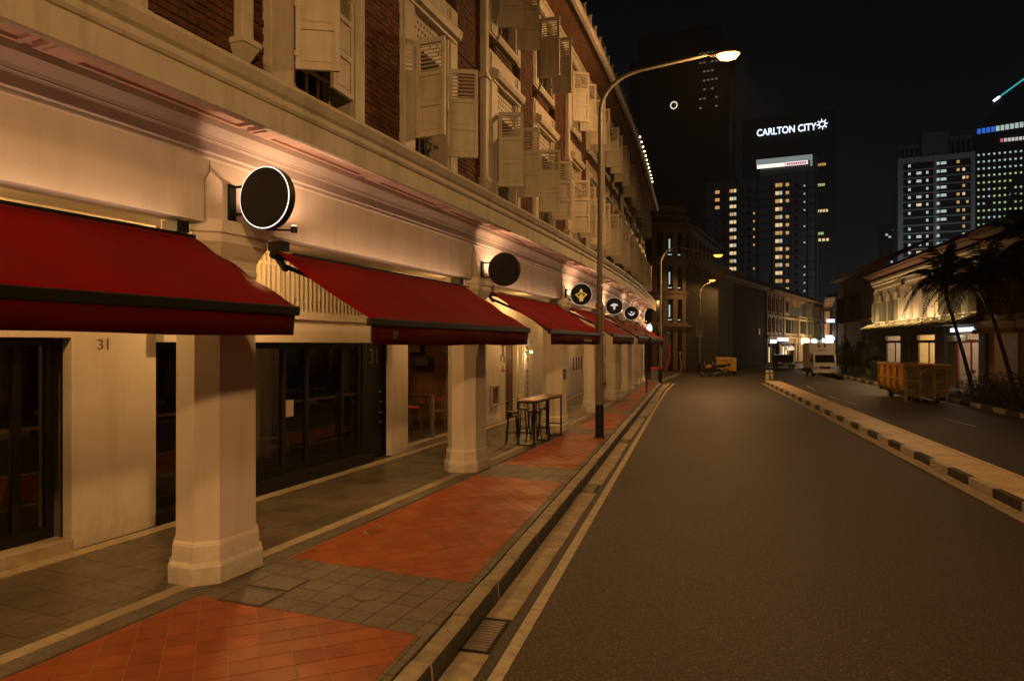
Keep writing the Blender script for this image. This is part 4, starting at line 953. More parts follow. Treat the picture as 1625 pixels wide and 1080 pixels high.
# ---- right hand row facing the service road
RR = Fr((14, 60), (0, -1)).setn((-1, 0))
units = [(0, 7.9, cream, 'cream shophouse with pointed arch windows at the far end of the right row'), (7.9, 14.9, cream, 'cream shophouse with arched windows and a brightly lit doorway behind the skip'), (14.9, 21.4, cream, 'cream shophouse half hidden by the palms, with a bright tube light over its shop')]
rg = 'two storey shophouses beyond the service road'
dispm = [redp, woodt, cream, brownw, leafy]
for i, (a, b, wm, lab) in enumerate(units):
    hs = thing('shophouse', lab, 'shophouse', RR.p((a+b)/2, -3, 0), group=rg)
    wd = (b-a)
    holes = [(a+wd*f_-.55, a+wd*f_+.55, 4.05, 5.55) for f_ in (.22, .49, .76)]
    hd = [(h[0], h[1], h[2], 6.15) for h in holes]
    q = MB(); RR.wall(q, a, b, 3.5, 7.3, hd)
    for h in holes: RR.arch(q, h[0], h[1], 5.55, .59, -.24, -.01, point=1)
    q.build('wall', wm, hs)
    for h in holes:
        window(RR, hs, h[0], h[1], h[2], 5.5, wframe, carg, shut=[greyp2, wframe, greyp2][i], v=-.14)
        q = MB(); RR.box(q, h[0]+.05, h[1]-.05, -.16, -.15, 5.51, 6.12); q.build('fanlight', carg, hs)
        q = MB()
        n = 10
        for k in range(n):
            t0, t1 = -1+2*k/n, -1+2*(k+1)/n; cz = lambda t: 5.55+.62*(1-abs(t)**1.7)
            c = (h[0]+h[1])/2; q.bar(RR.p(c+t0*.62, .03, cz(t0)), RR.p(c+t1*.62, .03, cz(t1)), .09, .07)
        q.build('arch_moulding', cream, hs)
        for e in (h[0]-.10, h[1]+.10):
            q = MB(); q.tube([RR.p(e, .03, 4.0), RR.p(e, .03, 5.5)], .07, 8); RR.box(q, e-.10, e+.10, -.0, .12, 5.5, 5.6); RR.box(q, e-.10, e+.10, -.0, .12, 3.98, 4.08); q.build('colonnette', cream, hs)
    for e in (a+.02, b-.42):
        q = MB(); RR.box(q, e, e+.40, 0, .14, 3.7, 7.3); RR.box(q, e-.04+.04, e+.42, .0, .2, 6.3, 6.42); RR.box(q, e, e+.42, 0, .2, 3.7, 3.95); q.build('pilaster', wm, hs)
    q = MB(); RR.prof(q, a, b, [(0, 6.55), (.10, 6.55), (.14, 6.62), (.14, 6.85), (.26, 6.92), (.26, 7.05), (.36, 7.15), (.36, 7.3), (0, 7.3)]); q.build('cornice', wm, hs)
    q = MB(); RR.prof(q, a-.02, b+.0, [(-.25, 7.35), (.75, 7.55), (.85, 7.72), (.85, 7.80), (-5, 10.4), (-5, 10.2), (-.25, 7.6)]); q.build('roof', rooft, hs)
    q = MB(); RR.prof(q, a-.02, b, [(.86, 7.66), (.98, 7.66), (.98, 7.78), (.86, 7.8)]); q.build('gutter', brownw, hs)
    q = MB(); RR.prof(q, a, b, [(0, 3.98), (.0, 3.4), (1.05, 3.38), (1.1, 3.42), (1.1, 3.5), (.95, 3.62), (.5, 3.80)]); q.build('canopy', mossm, hs)
    if 'ctile' not in BR: t_ = MB(); t_.tube([(0, 0, .40), (-.5, 0, .27), (-1.12, 0, 0)], .065, 6); BR['ctile'] = t_.mesh('canopy_tile', mossm, smooth=True)
    for k in range(int(wd/.32)): piece('canopy_tile', BR['ctile'], RR.p(a+.16+k*.32, 0, 3.55), 0, hs)
    q = MB(); RR.prof(q, a, b, [(0, 3.0), (.02, 3.0), (.02, 3.38), (0, 3.38)]); RR.wall(q, a, b, 0, 3.399, [(a+wd*.30, b-wd*.10, .03, 2.95)], -.32, -.16); q.build('shop_front', greyp2, hs)
    for e in (a, b-.9):
        q = MB(); RR.box(q, e+.05, e+.85, -.15, .06, 0, 3.378); RR.box(q, e, e+.9, -.15, .10, 0, .3); q.build('pier', greyp2, hs)
    u0, u1 = a+wd*.30, b-wd*.10
    q = MB(); RR.box(q, u0-.4, u1+.4, -4.5, -4.4, 0, 3.3); RR.box(q, u0-.4, u0-.3, -4.4, -.33, 0, 3.3); RR.box(q, u1+.3, u1+.4, -4.4, -.33, 0, 3.3); RR.box(q, u0-.3, u1+.3, -4.4, -.33, 3.2, 3.3); q.build('shop_room', cream, hs)
    q = MB(); RR.box(q, u0, u1, -.26, -.20, 2.45, 2.62); RR.box(q, u0, u0+.1, -.26, -.20, 0, 2.45); RR.box(q, u1-.1, u1, -.26, -.20, 0, 2.45); RR.box(q, (u0+u1)/2-.05, (u0+u1)/2+.05, -.26, -.20, 0, 2.45); q.build('shop_door_frame', [brownw, brownw, redp][i], hs)
    q = MB(); RR.box(q, u0+.2, u0+1.3, -2.0, -1.6, 3.15, 3.19); RR.box(q, u1-1.3, u1-.2, -2.0, -1.6, 3.15, 3.19); q.build('ceiling_light', e_room if i == 1 else e_roomw, hs)
    light('shop_light', 'POINT', RR.p((u0+u1)/2, -1.8, 2.85), [150, 260, 90][i], [(1, .72, .5), (1, .66, .28), (1, .7, .5)][i], .3, parent=hs)
    for k in range(7):
        q = MB(); u_ = u0+.3+(u1-u0-.6)*k/7; v_ = -1.0-random.random()*2; hh = .7+random.random()*1.1; RR.box(q, u_, u_+.35, v_-.3, v_, 0, hh)
        if k % 2: q.lathe(RR.p(u_+.17, v_-.15, hh), [(.1, 0), (.17, .12), (.12, .3), (.02, .36)], 8)
        q.build('shop_display', dispm[(k+i) % 5], hs)
    # small uplights that wash the upper wall
    for f_ in (.14, .36, .63, .88):
        u_ = a+wd*f_
        ul = thing('uplight', 'small uplight on the canopy of the '+['left end arched house, ', 'middle arched house, ', 'palm hidden arched house, '][i]+{.14: 'farthest one', .36: 'second from its far end', .63: 'second from its near end', .88: 'nearest one'}[f_], 'uplight', RR.p(u_, .45, 3.85), group='uplights on the mossy canopies')
        q = MB(); q.lathe(RR.p(u_, .80, 3.68), [(.05, 0), (.05, .1)], 8); q.build('lamp_body', blackm, ul)
        q = MB(); q.lathe(RR.p(u_, .80, 3.785), [(.04, 0), (.04, .005)], 8); q.build('lens', e_bulb, ul)
        light('uplight_light', 'POINT', RR.p(u_, .85, 4.0), [95, 90, 30][i], (1, .64, .32), .08, parent=ul)
tb = thing('tube_light', 'bright white tube light over the shop behind the palm trunk', 'light', RR.p(18, -1.2, 3.2))
q = MB(); RR.box(q, 16.8, 20.2, .02, .12, 3.05, 3.25); q.build('housing', e_bwh, tb)
shs = thing('shop_sign', 'pale horizontal shop sign board under the tube light behind the palm trunk', 'sign', RR.p(17.5, -2.6, 2.6))
q = MB(); RR.box(q, 16.2, 18.9, .0, .06, 2.55, 2.85); q.build('board', papm, shs); q = MB(); [RR.box(q, 16.4+.29*k, 16.58+.29*k, -0.0 +.061, .068, 2.6, 2.76) for k in range(8)]; q.build('lettering', numm, shs)
light('tube_glow', 'POINT', RR.p(18.1, .5, 2.9), 18, (1, .86, .7), .2, parent=tb)
# nearer house with brown shutters
for j, (a, b) in enumerate(((21.45, 29.2), (29.25, 36), (36.05, 44))):
    hs = thing('shophouse', ['pale shophouse with tall brown shutters at the right edge, beyond the leaning palms', 'next pale shophouse with brown shutters nearer than the right edge of the frame', 'nearest shophouse of the right hand row, outside the frame'][j], 'shophouse', RR.p((a+b)/2, -3, 0), group=rg)
    wd = b-a; holes = [(a+.9, a+2.6, 3.75, 5.75), (a+3.2, a+4.9, 3.75, 5.75), (a+5.4, a+min(7.0, wd-.3), 3.75, 5.75)]
    q = MB(); RR.wall(q, a, b, 3.1, 7.4, holes); q.build('wall', cream, hs)
    for h in holes:
        window(RR, hs, *h, brownw, carg, shut=brownw, v=-.1, mull=2, bars=(.4, .7))
        q = MB(); RR.box(q, h[0]-.15, h[1]+.15, .0, .14, 5.80, 5.98); RR.box(q, h[0]-.1, h[1]+.1, .0, .16, 3.55, 3.70); q.build('sill', cream, hs)
    q = MB(); RR.box(q, a+.05, a+.5, 0, .16, 3.2, 7.4); q.build('pilaster', cream, hs)
    q = MB(); RR.prof(q, a, b, [(0, 3.10), (.55, 3.10), (.6, 3.2), (.6, 3.42), (.3, 3.5), (0, 3.52)]); RR.prof(q, a, b, [(0, 6.9), (.2, 6.95), (.3, 7.1), (.3, 7.4), (0, 7.4)]); q.build('cornice', cream, hs)
    q = MB(); RR.prof(q, a, b, [(-.25, 7.5), (.8, 7.6), (.9, 7.85), (-5, 10.6), (-5, 10.4), (-.25, 7.7)]); q.build('roof', rooft, hs)
    t_ = MB(); t_.box(-.10, .0, -.14, .14, -.22, 0); me = t_.mesh('scallop', brownp, bevel=.05)
    for k in range(int(wd/.34)): piece('scallop', me, RR.p(a+.2+.34*k, .60, 3.09), 0, hs)
    q = MB(); RR.wall(q, a, b, 0, 3.1, [(a+1.2, a+3.4, .03, 2.6), (a+4.0, b-.8, .03, 2.6)], -1.6, -1.4); RR.box(q, a+.1, a+.7, -.5, -.05, 0, 3.1); q.build('shop_front', ochre, hs)
    q = MB(); RR.box(q, a+1.2, a+3.4, -2.2, -2.1, 0, 2.7); RR.box(q, a+4.0, b-.8, -2.2, -2.1, 0, 2.7); q.build('shop_back', greyp2, hs)
    if j == 0:
        q = MB(); q.lathe(RR.p(a+5.2, -.9, 2.55), [(.02, 0), (.16, .05), (.16, .14), (.04, .2)], 10); q.build('hanging_lamp', e_white, hs); light('shop_light', 'POINT', RR.p(a+5.2, -.9, 2.3), 10, (.8, .92, 1), .15, parent=hs)
        q = MB(); q.lathe(RR.p(a+2.6, -1.2, 2.5), [(.02, 0), (.10, .05), (.10, .12), (.04, .16)], 10); q.build('hanging_lamp', e_bulb, hs); light('shop_light', 'POINT', RR.p(a+2.6, -1.1, 2.3), 14, (1, .5, .2), .1, parent=hs)
# houses beyond the lane, left of the arched row
FR2 = Fr((15, 80), (0, -1)).setn((-1, 0))
hs = thing('house', 'dark three storey house beyond the arched row, with a dim plain gable wall', 'house', FR2.p(8, -3, 0))
q = MB(); FR2.wall(q, 0, 16.5, 0, 8.9, [(2, 3.2, 4.5, 7), (5, 6.2, 4.5, 7), (9, 10.2, 4.5, 7), (3, 6, .2, 2.6), (9, 12, .2, 2.6)]); FR2.box(q, 16.25, 16.5, -8, -.25, 0, 8.9); q.build('wall', brownp, hs)
q = MB(); FR2.box(q, 0, 16.2, -.8, -.6, 0, 8.8); q.build('room_back', darkm, hs)
for u_ in (2, 5, 9): window(FR2, hs, u_, u_+1.2, 4.5, 7, brownw, carg, shut=brownw)
q = MB(); FR2.prof(q, -.2, 16.8, [(-.25, 8.9), (.8, 8.9), (.9, 9.1), (-4, 11.2), (-4, 11), (-.25, 9.1)]); q.build('roof', rooft, hs)
for u_ in (4, 11.5): q = MB(); q.tube([FR2.p(u_, .08, 0), FR2.p(u_, .08, 8.8)], .07, 8); q.build('downpipe', greyp, hs)
hs = thing('lean_to', 'dark low lean-to with a sloping roof in the gap beside the arched row', 'lean-to', (15, 62, 0))
q = MB(); q.box(14.2, 19, 60.3, 63.2, 0, 4.6); q.build('wall', greyp2, hs); q = MB(); q.hexa([(13.7, 60.25, 4.3), (19, 60.25, 6.3), (19, 63.3, 6.3), (13.7, 63.3, 4.3), (13.7, 60.25, 4.45), (19, 60.25, 6.45), (19, 63.3, 6.45), (13.7, 63.3, 4.45)]); q.build('roof', rooft, hs)
FR3 = Fr((21, 118), (-.16, -1)).setn((-1, .16))
hs = thing('shophouse', 'small distant shophouse row with cool white shop lights at the end of the street', 'shophouse', FR3.p(15, -3, 0))
q = MB(); FR3.wall(q, 0, 36, 0, 7.6, [(k*4+1, k*4+2.6, 4, 6.4) for k in range(9)]+[(k*4+.5, k*4+3.3, .1, 2.7) for k in range(9)]); q.build('wall', bluegrey, hs)
q = MB(); FR3.box(q, 0, 36, -.9, -.7, 0, 7.5); q.build('room_back', darkm, hs)
for k in range(9): window(FR3, hs, k*4+1, k*4+2.6, 4, 6.4, greyp, carg)
q = MB(); FR3.prof(q, -.2, 36.2, [(-.25, 7.6), (1, 7.5), (1.1, 7.7), (-4, 9.6), (-4, 9.4), (-.25, 7.8)]); q.build('roof', rooft, hs)
for k, (u_, z_, w_, m) in enumerate(((33, 3.0, 1.2, e_white), (29, 2.6, 1.0, e_white), (25, 3.3, .8, e_bwh), (20, 2.8, 1.4, e_white), (34.5, 5.0, .5, e_bwh), (12, 3, 1.6, e_warmw))):
    s_g = thing('shop_light_box', ['wide cool white light box low on the far row, nearest one', 'cool white light box on the far row, second nearest', 'small blue white light box on the far row', 'cool white light box deeper down the far row', 'small high light box at the near end of the far row', 'warm light box at the deep end of the far row'][k], 'light box', FR3.p(u_, .4, z_))
    q = MB(); FR3.box(q, u_, u_+w_, .15, .95, z_-.2, z_+.15); q.build('box_face', m, s_g)
light('far_shop_glow', 'POINT', FR3.p(28, 2.2, 3.2), 160, (.75, .9, 1), .3)

# ---- far left row, angled away behind the junction
RA = Fr((2.2, 63.7), (.312, .95)).setn((.95, -.312))
darkg = mat('dark_plaster', (.034, .032, .022), .9, .25, 1, .2, 20, dirt=(.03, .025, .018), dscale=.5, damt=.6)  # very dark plaster for the windowless gable wall
bd = thing('blank_building', 'dark windowless side wall with a faint blue grey panelled front next to the corner building', 'building', RA.p(9, -4, 0))
q = MB(); RA.wall(q, 4.4, 17.8, 0, 8.2, []); q.build('front_wall', bluegrey, bd)
for k in range(6): q = MB(); RA.box(q, 5.0+2.1*k, 5.04+2.1*k, 0, .006, 0, 8.1); q.build('joint_strip', bluegrey, bd)
q = MB(); RA.box(q, -.3, 4.38, -4, .03, 0, 8.5); q.build('gable_wall', darkg, bd)
q = MB(); RA.prof(q, -.4, 17.8, [(-.25, 8.2), (.6, 8.35), (.7, 8.5), (-4.5, 11.2), (-4.5, 11), (-.25, 8.4)]); q.build('roof', rooft, bd)
q = MB(); RA.box(q, 14.2, 14.8, .0, .10, 3.4, 4.0); q.build('meter_box', greyp, bd)
rl = ['far shophouse with a white light box sign and a round awning, left of the others', 'far shophouse with a large arched upper opening above a yellow sign', 'far shophouse with paired arched windows above bright shop lights', 'far shophouse with carved upper panels brightly lit from below', 'farthest shophouse of the angled row behind the truck']
for i in range(5):
    a = 17.85+i*9.4; b = a+9.38
    hs = thing('shophouse', rl[i], 'shophouse', RA.p((a+b)/2, -3, 0), group='angled row of shophouses beyond the junction')
    wm = [brownp, ochre, cream, cream, ochre][i]
    if i == 1: wh = [(a+.6+k*.9, a+1.2+k*.9, z, z+1.7) for z in (3.7,) for k in range(9)]+[(a+.5, a+1.3, 6.2, 7.6), (a+1.7, a+2.5, 6.2, 7.6), (a+3.6, a+6.8, 5.9, 7.0)]
    else: wh = [(a+.8+k*2.05, a+2.1+k*2.05, z, z+1.7) for z in (3.7, 6.1) for k in range(4)]
    q = MB(); RA.wall(q, a, b, 3.0, 8.2, wh)
    if i == 1: RA.arch(q, a+3.6, a+6.8, 7.0, 1.0, -.24, .02)
    q.build('wall', wm, hs)
    q = MB(); RA.box(q, a, b, -.9, -.7, 0, 8.1); q.build('room_back', darkm, hs)
    for h in wh: window(RA, hs, *h, wframe if i != 1 else brownw, carg, mull=1, shut=(greyp2 if (i+int(h[0])) % 2 else None))
    q = MB(); RA.prof(q, a, b, [(0, 3.0), (.3, 3.0), (.34, 3.25), (.1, 3.4), (0, 3.4)]); RA.prof(q, a, b, [(0, 5.5), (.16, 5.5), (.2, 5.7), (.05, 5.82), (0, 5.82)]); q.build('ledge', wm, hs)
    for e in (a+.02, b-.42): q = MB(); RA.box(q, e, e+.4, 0, .15, 0, 8.2); q.build('pilaster', wm, hs)
    for k in range(3):
        if i != 1: q = MB(); RA.box(q, a+.9+2.05*k+1.25, a+.9+2.05*k+1.55, 0, .08, 3.5, 8.1); q.build('rib', wm, hs)
    q = MB(); RA.prof(q, a-.05, b, [(-.25, 8.2), (.8, 8.25), (.9, 8.45), (-4.5, 11), (-4.5, 10.8), (-.25, 8.4)]); q.build('roof', rooft, hs)
    q = MB(); RA.prof(q, a, b, [(.9, 8.3), (1.0, 8.3), (1.0, 8.44), (.9, 8.44)]); q.build('gutter', ochre, hs)
    q = MB(); RA.wall(q, a, b, 0, 3.0, [(a+.8, a+4.2, .02, 2.4), (a+4.8, b-.8, .02, 2.4)], -.5, -.35); q.build('shop_front', wm, hs)
def lightbox(lab, u0, u1, v0, v1, z0, z1, m, cat='sign', nm='light_box'):
    t = thing(nm, lab, cat, RA.p(u0, v0, z0)); q = MB(); RA.box(q, u0, u1, v0, v1, z0, z1); q.build('box_face', m, t); return t
lightbox('small white light box sign left of the round shop awning', 18.6, 20.9, .3, .5, 2.45, 2.85, e_bwh)
lightbox('long white light box sign over the round shop awning', 22.0, 27.6, .35, .5, 2.72, 3.05, e_bwh)
lightbox('glowing yellow doorway right of the round shop awning', 26.6, 28.2, .05, .12, .1, 2.0, e_room, 'doorway', 'doorway')
lightbox('narrow warm lit strip beside the doorway left of the awning', 19.0, 19.4, .05, .1, .3, 2.0, e_warmw, 'light', 'light_strip')
lightbox('glowing yellow arched sign above the dark car', 37.0, 42.0, .3, .45, 2.3, 3.1, e_room)
lightbox('bright white shop light box just above the truck, left one', 45, 48, .3, .5, 2.5, 3.0, e_white)
lightbox('bright white shop light box just above the truck, right one', 54, 60, .3, .5, 2.6, 3.2, e_white)
for k, (u_, e_, c_) in enumerate(((22, 130, (1, .62, .3)), (31, 420, (1, .6, .28)), (39.5, 800, (1, .6, .25)), (47, 1300, (1, .56, .26)), (57, 1700, (1, .58, .3)))): light('facade_wash_light', 'POINT', RA.p(u_, 3.2, 2.9), e_, c_, .2)  # added lights without fittings, set out from the row to wash its upper walls
aw = thing('round_awning', 'dark curved shop awning with pale stripes under the long white sign', 'awning', RA.p(24, .7, 2.2))
q = MB(); RA.prof(q, 22.2, 27.4, [(.02, 2.62), (.6, 2.5), (1.1, 2.1), (1.3, 1.6), (1.25, 1.6), (1.05, 2.05), (.55, 2.42), (.02, 2.55)]); q.build('canopy', blackm, aw)
for k in range(3): q = MB(); RA.prof(q, 22.9+k*1.6, 23.3+k*1.6, [(.6, 2.515), (1.11, 2.12), (1.12, 2.14), (.61, 2.535)]); q.build('stripe', papm, aw)

# ---- dark corner building with a rounded corner, four storeys
cbm = mat('corner_brown_plaster', (.11, .066, .028), .75, .15, 1.5, .15, 30, dirt=(.05, .032, .016), dscale=.8, damt=.5)
cb = thing('corner_building', 'dark four storey building with a rounded corner and window bands behind the junction', 'building', (-3.5, 66, 0))
cx, cy = -3.4, 66.2; r = 3.4
FL = [(0, 3.6), (4.3, 6.4), (7.2, 9.4), (10.2, 12.4)]
def arcpts(r_, n=9, a0=-100, a1=-18): return [(cx+r_*math.cos(R_(a)), cy+r_*math.sin(R_(a))) for a in np.linspace(a0, a1, n)]
pf = lambda r_: [(-22, cy-r_), ] + arcpts(r_, 10, -90, -10) + [(cx+r_*math.cos(R_(-10))+2.9, cy+r_*math.sin(R_(-10))+15.4), (-22, cy+15)]
q = MB(); q.poly_prism(pf(r-.35), 0, 13.2); q.build('core', darkm, cb)
for z0, z1, dr_ in ((3.6, 4.3, .15), (6.4, 7.2, .05), (9.4, 10.2, .05), (12.4, 13.0, .05), (13.0, 13.3, .35), (3.9, 4.05, .5), (6.9, 7.05, .25), (9.9, 10.05, .25)):
    q = MB(); q.poly_prism(pf(r+dr_), z0, z1); q.build('floor_band', cbm, cb)
q = MB(); q.lathe((cx, cy, 13.3), [(2.9, 0), (2.9, .6), (3.1, .65), (3.1, .8), (2.6, .85), (2.6, 1.5), (2.8, 1.55), (2.8, 1.7), (2.0, 1.8), (2.0, 2.1), (.3, 2.3)], 24); q.build('turret', cbm, cb)
for fi, (z0, z1) in enumerate(FL):
    for k, a in enumerate(np.linspace(-90, -10, 6)):
        c_, s__ = math.cos(R_(a)), math.sin(R_(a)); q = MB(); q.obox((cx+c_*(r-.1), cy+s__*(r-.1), (z0+z1)/2), (.34, .45, z1-z0), R_(a)); q.build('pier', cbm, cb)
    for k in range(5): q = MB(); q.obox((cx-1.9-k*2.3, cy-r+.1, (z0+z1)/2), (.34, .45, z1-z0)); q.build('pier', cbm, cb)
    for k in range(1, 8):
        x0, y0 = cx+r*math.cos(R_(-10)), cy+r*math.sin(R_(-10)); L = 15.4*k/7.2; q = MB(); q.obox((x0+2.9*L/15.4-.12, y0+L, (z0+z1)/2), (.4, .6, z1-z0), R_(-10.5)); q.build('pier', cbm, cb)
    for k, a in enumerate((-82, -66, -50, -34, -18)):
        c_, s__ = math.cos(R_(a)), math.sin(R_(a)); q = MB(); q.obox((cx+c_*(r-.25), cy+s__*(r-.25), (z0+z1)/2), (.04, .9, z1-z0-.2), R_(a)); p_ = q.build('window', carg, cb)
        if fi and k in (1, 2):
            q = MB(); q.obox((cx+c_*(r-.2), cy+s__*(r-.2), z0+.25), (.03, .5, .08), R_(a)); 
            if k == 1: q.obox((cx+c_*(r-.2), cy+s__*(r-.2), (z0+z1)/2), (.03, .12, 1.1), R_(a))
            q.build('painted_glint', e_colw, p_)  # cool reflections in the dark glass, painted as glowing bars
for k in range(4):
    q = MB(); q.obox((cx+3.4+.4+k*.68, cy+1.2+3.4*k, 1.6), (.08, 1.6, 2.6), R_(-10.5)); q.build('shop_window', [carg, greyp2, carg, greyp2][k], cb)

# ------------------------------------------------------------------ towers
TA = R_(-8.6)
def tower(nm, lab, cat, x, y, wd, dp, h, m):
    t = thing(nm, lab, cat, (x, y, 0)); M = Matrix.Translation((x, y, 0)) @ Matrix.Rotation(TA, 4, 'Z')
    fr = Fr((x, y), (math.cos(TA), math.sin(TA))).setn((math.sin(TA), -math.cos(TA)))
    q = MB(); fr.box(q, 0, wd, -dp, 0, 0, h); q.build('tower_body', m, t); return t, fr
# dark tower far left with ring logo
t, fr = tower('dark_tower', 'nearly black office tower behind the lamp, with a glowing ring logo', 'tower', -30, 336, 46.5, 30, 139, towerd)
q = MB(); fr.box(q, 4, 42, -28, -1, 139.01, 151); q.build('crown', towerd, t)
q = MB(); c = fr.p(21.3, .4, 115.3); 
ex = Vector((fr.d.x, fr.d.y, 0))
q.tube([Vector(c)+ex*(1.55*math.cos(a))+Vector((0, 0, 1.7*math.sin(a))) for a in np.linspace(0, 2*PI, 9)], .26, 6); q.build('ring_logo', emis('logo_soft', (.85, .8, .5), 1.2), t)
rnd = random.Random(3)
for k in range(30):
    q = MB(); u_ = rnd.choice([33, 34.8, 36.6, 38.4, 40.2]); z = rnd.choice([112+4.2*j for j in range(7)]); fr.box(q, u_, u_+1.0, .0, .1, z, z+.8); q.build('window', [emis('dim_office', (1, .8, .5), .12), MAT.get('dim_office')][0] if k == 0 else MAT['dim_office'], t)
# hotel tower with the sign
t, fr = tower('hotel_tower', 'black hotel tower with a glowing white name sign across its top', 'tower', 23, 349, 41, 30, 110.5, towerd)
text_obj('CARLTON CITY', 'name_sign', e_bwh, fr.p(6.5, .5, 102.0), (R_(90), 0, TA), 4.6, t, depth=.05, align='LEFT', sx=.80, bold=.06)
q = MB(); cc = Vector(fr.p(35.2, .5, 104.2)); ex = Vector((fr.d.x, fr.d.y, 0))
for k in range(8):
    a = k*PI/4+.1; d = ex*math.cos(a)+Vector((0, 0, math.sin(a))); q.bar(cc+d*1.25, cc+d*2.35, .75, .3)
q.tube([cc+ex*math.cos(a)*1.25+Vector((0, 0, math.sin(a)*1.25)) for a in np.linspace(0, 2*PI, 13)], .22, 5); q.build('star_emblem', e_bwh, t)
for u0, u1, z, m in ((33.3, 37.0, 85, e_orw), (33.5, 36.5, 75.6, e_grn), (33, 38, 63.5, e_warmw), (33.2, 36, 53, e_grn), (32, 38.5, 50, e_warmw)):
    for k in range(4): q = MB(); w_ = (u1-u0)/4; fr.box(q, u0+k*w_, u0+k*w_+w_*.7, .0, .15, z, z+1.2); q.build('window', m, t)
q = MB(); fr.box(q, 31.0, 31.3, .0, .6, 0, 90); q.build('edge_fin', towerg, t)
# apartment slab in front of it
t, fr = tower('apartment_slab', 'grey apartment block with lit window columns and a bright rooftop band below the hotel sign', 'tower', 5, 291.5, 42, 16, 68.5, towerg)
q = MB(); fr.box(q, 21, 42, -14, -.2, 68.6, 75); q.build('roof_block', towerg, t)
q = MB(); fr.box(q, 19.5, 40, .1, .5, 73.6, 75.6); fr.box(q, 39.2, 40, .1, .5, 71.2, 73.6); q.build('rooftop_band', emis('band_dim', (.6, .7, .68), .35), t)
q = MB(); fr.box(q, 19.8, 30, .3, .55, 72.0, 73.4); q.build('rooftop_light', emis('band_warm', (1, .95, .75), 1.4), t)
q = MB(); fr.box(q, 30.2, 38.4, .3, .55, 72.0, 73.5); q.build('rooftop_light', emis('band_pink', (1, .75, .8), 1.1), t)
q = MB(); [fr.box(q, 30.8+.8*k, 31.3+.8*k, .56, .62, 72.3, 73.1) for k in range(9)]; q.build('rooftop_lettering', emis('band_red', (.6, .02, .08), .5), t)
rnd = random.Random(11)
def lit(fr, t, u, z, w_, h, m): q = MB(); fr.box(q, u, u+w_, -.0, .06, z, z+h); q.build('window', m, t)
for j in range(15):
    z = 63.5-3.15*j
    q = MB(); fr.box(q, 0.3, 41.7, .0, .25, z-1.0, z-.75); q.build('balcony_slab', towerd, t)
    if j < 3: lit(fr, t, 3.6, z, 1.7, 1.3, e_orw)
    if j < 14:
        lit(fr, t, 9.3, z, 1.4, 1.3, e_warmw if j % 3 else e_orw); lit(fr, t, 10.9, z, .9, 1.3, e_colw if j % 2 else e_warmw)
    if rnd.random() < .3 or j in (4, 5, 7): lit(fr, t, 18.3, z, .6, .8, e_orw)
    lit(fr, t, 26.6, z+.7, 1.3, 1.4, e_warmw if j % 2 else e_orw); lit(fr, t, 28.1, z+.7, 1.0, 1.4, [e_orw, e_colw, e_warmw][j % 3]); 
    if j % 4 != 3: lit(fr, t, 30.4, z+.7, 1.2, 1.2, e_orw)
    if rnd.random() < .6: lit(fr, t, 36.9, z, .5, .6, e_colw)
    for u_ in (3.4, 6, 13.5, 16, 33.5): q = MB(); fr.box(q, u_, u_+1.5, .0, .05, z-.1, z+1.3); q.build('window', carg, t)
for u_ in (8.2, 12.6, 20.5, 25.6, 32.2, 38.5, 41.5): q = MB(); fr.box(q, u_, u_+.35, .0, .5, 0, 68.5); q.build('rib', towerg, t)
# pale apartment tower on the right
t, fr = tower('apartment_tower', 'pale apartment tower right of centre with rows of white and orange lit windows', 'tower', 75.4, 290, 25, 16, 73, towerw); fr.d = fr.d*.905
q = MB(); fr.box(q, 9, 18, -12, -.5, 73.01, 81); [fr.box(q, 9+3*k, 9.4+3*k, -.5, -.2, 73.01, 83) for k in range(4)]; fr.box(q, 8.8, 18.6, -12, -.2, 81.01, 81.6); fr.box(q, .8, 8, -8, -.5, 77, 77.5); [fr.box(q, .8+1.7*k, 1.1+1.7*k, -8, -.5, 73.01, 77) for k in range(5)]; fr.box(q, 19, 26.5, -8, -.5, 79, 79.5); [fr.box(q, 19+1.8*k, 19.3+1.8*k, -8, -.5, 73.01, 79) for k in range(5)]; q.build('roof_frame', towerg, t)
rnd = random.Random(5)
for j in range(15):
    z = 69.3-3.0*j
    q = MB(); fr.box(q, 2, 13, .0, .5, z-.95, z-.75); fr.box(q, 14.6, 26, 0, .5, z-.95, z-.75); q.build('balcony_slab', towerd, t)
    q = MB(); fr.box(q, 2.1, 13, .0, .04, z-.6, z+1.5); fr.box(q, 14.8, 26, 0, .04, z-.6, z+1.5); q.build('window_band', carg, t)
    cells = [(3.9, .9, e_colw, .85), (6.9, 1.8, e_warmw if rnd.random() < .5 else e_colw, .75), (10.4, .8, e_colw, .7), (14.2, 1.0, e_colw, 1), (15.6, 2.0, e_colw, .55), (21.2, 1.0, e_orw, .7), (23.2, .9, e_warmw if rnd.random() < .4 else e_orw, .8), (24.5, .8, e_orw, .6)]
    for u_, w_, m, p_ in cells:
        if rnd.random() < p_: q = MB(); fr.box(q, u_, u_+w_, .06, .1, z, z+1.0); q.build('window', m, t)
light('tower_fill_light', 'POINT', fr.p(13, 45, 12), 26000, (.85, .92, 1), 2, parent=t)  # added fill light in front of the pale tower, no fitting built
for u_ in (0, 13.1, 26.2): q = MB(); fr.box(q, u_, u_+1.3 if u_ != 13.1 else u_+.6, .0, .6, 0, 73); q.build('rib', towerw, t)
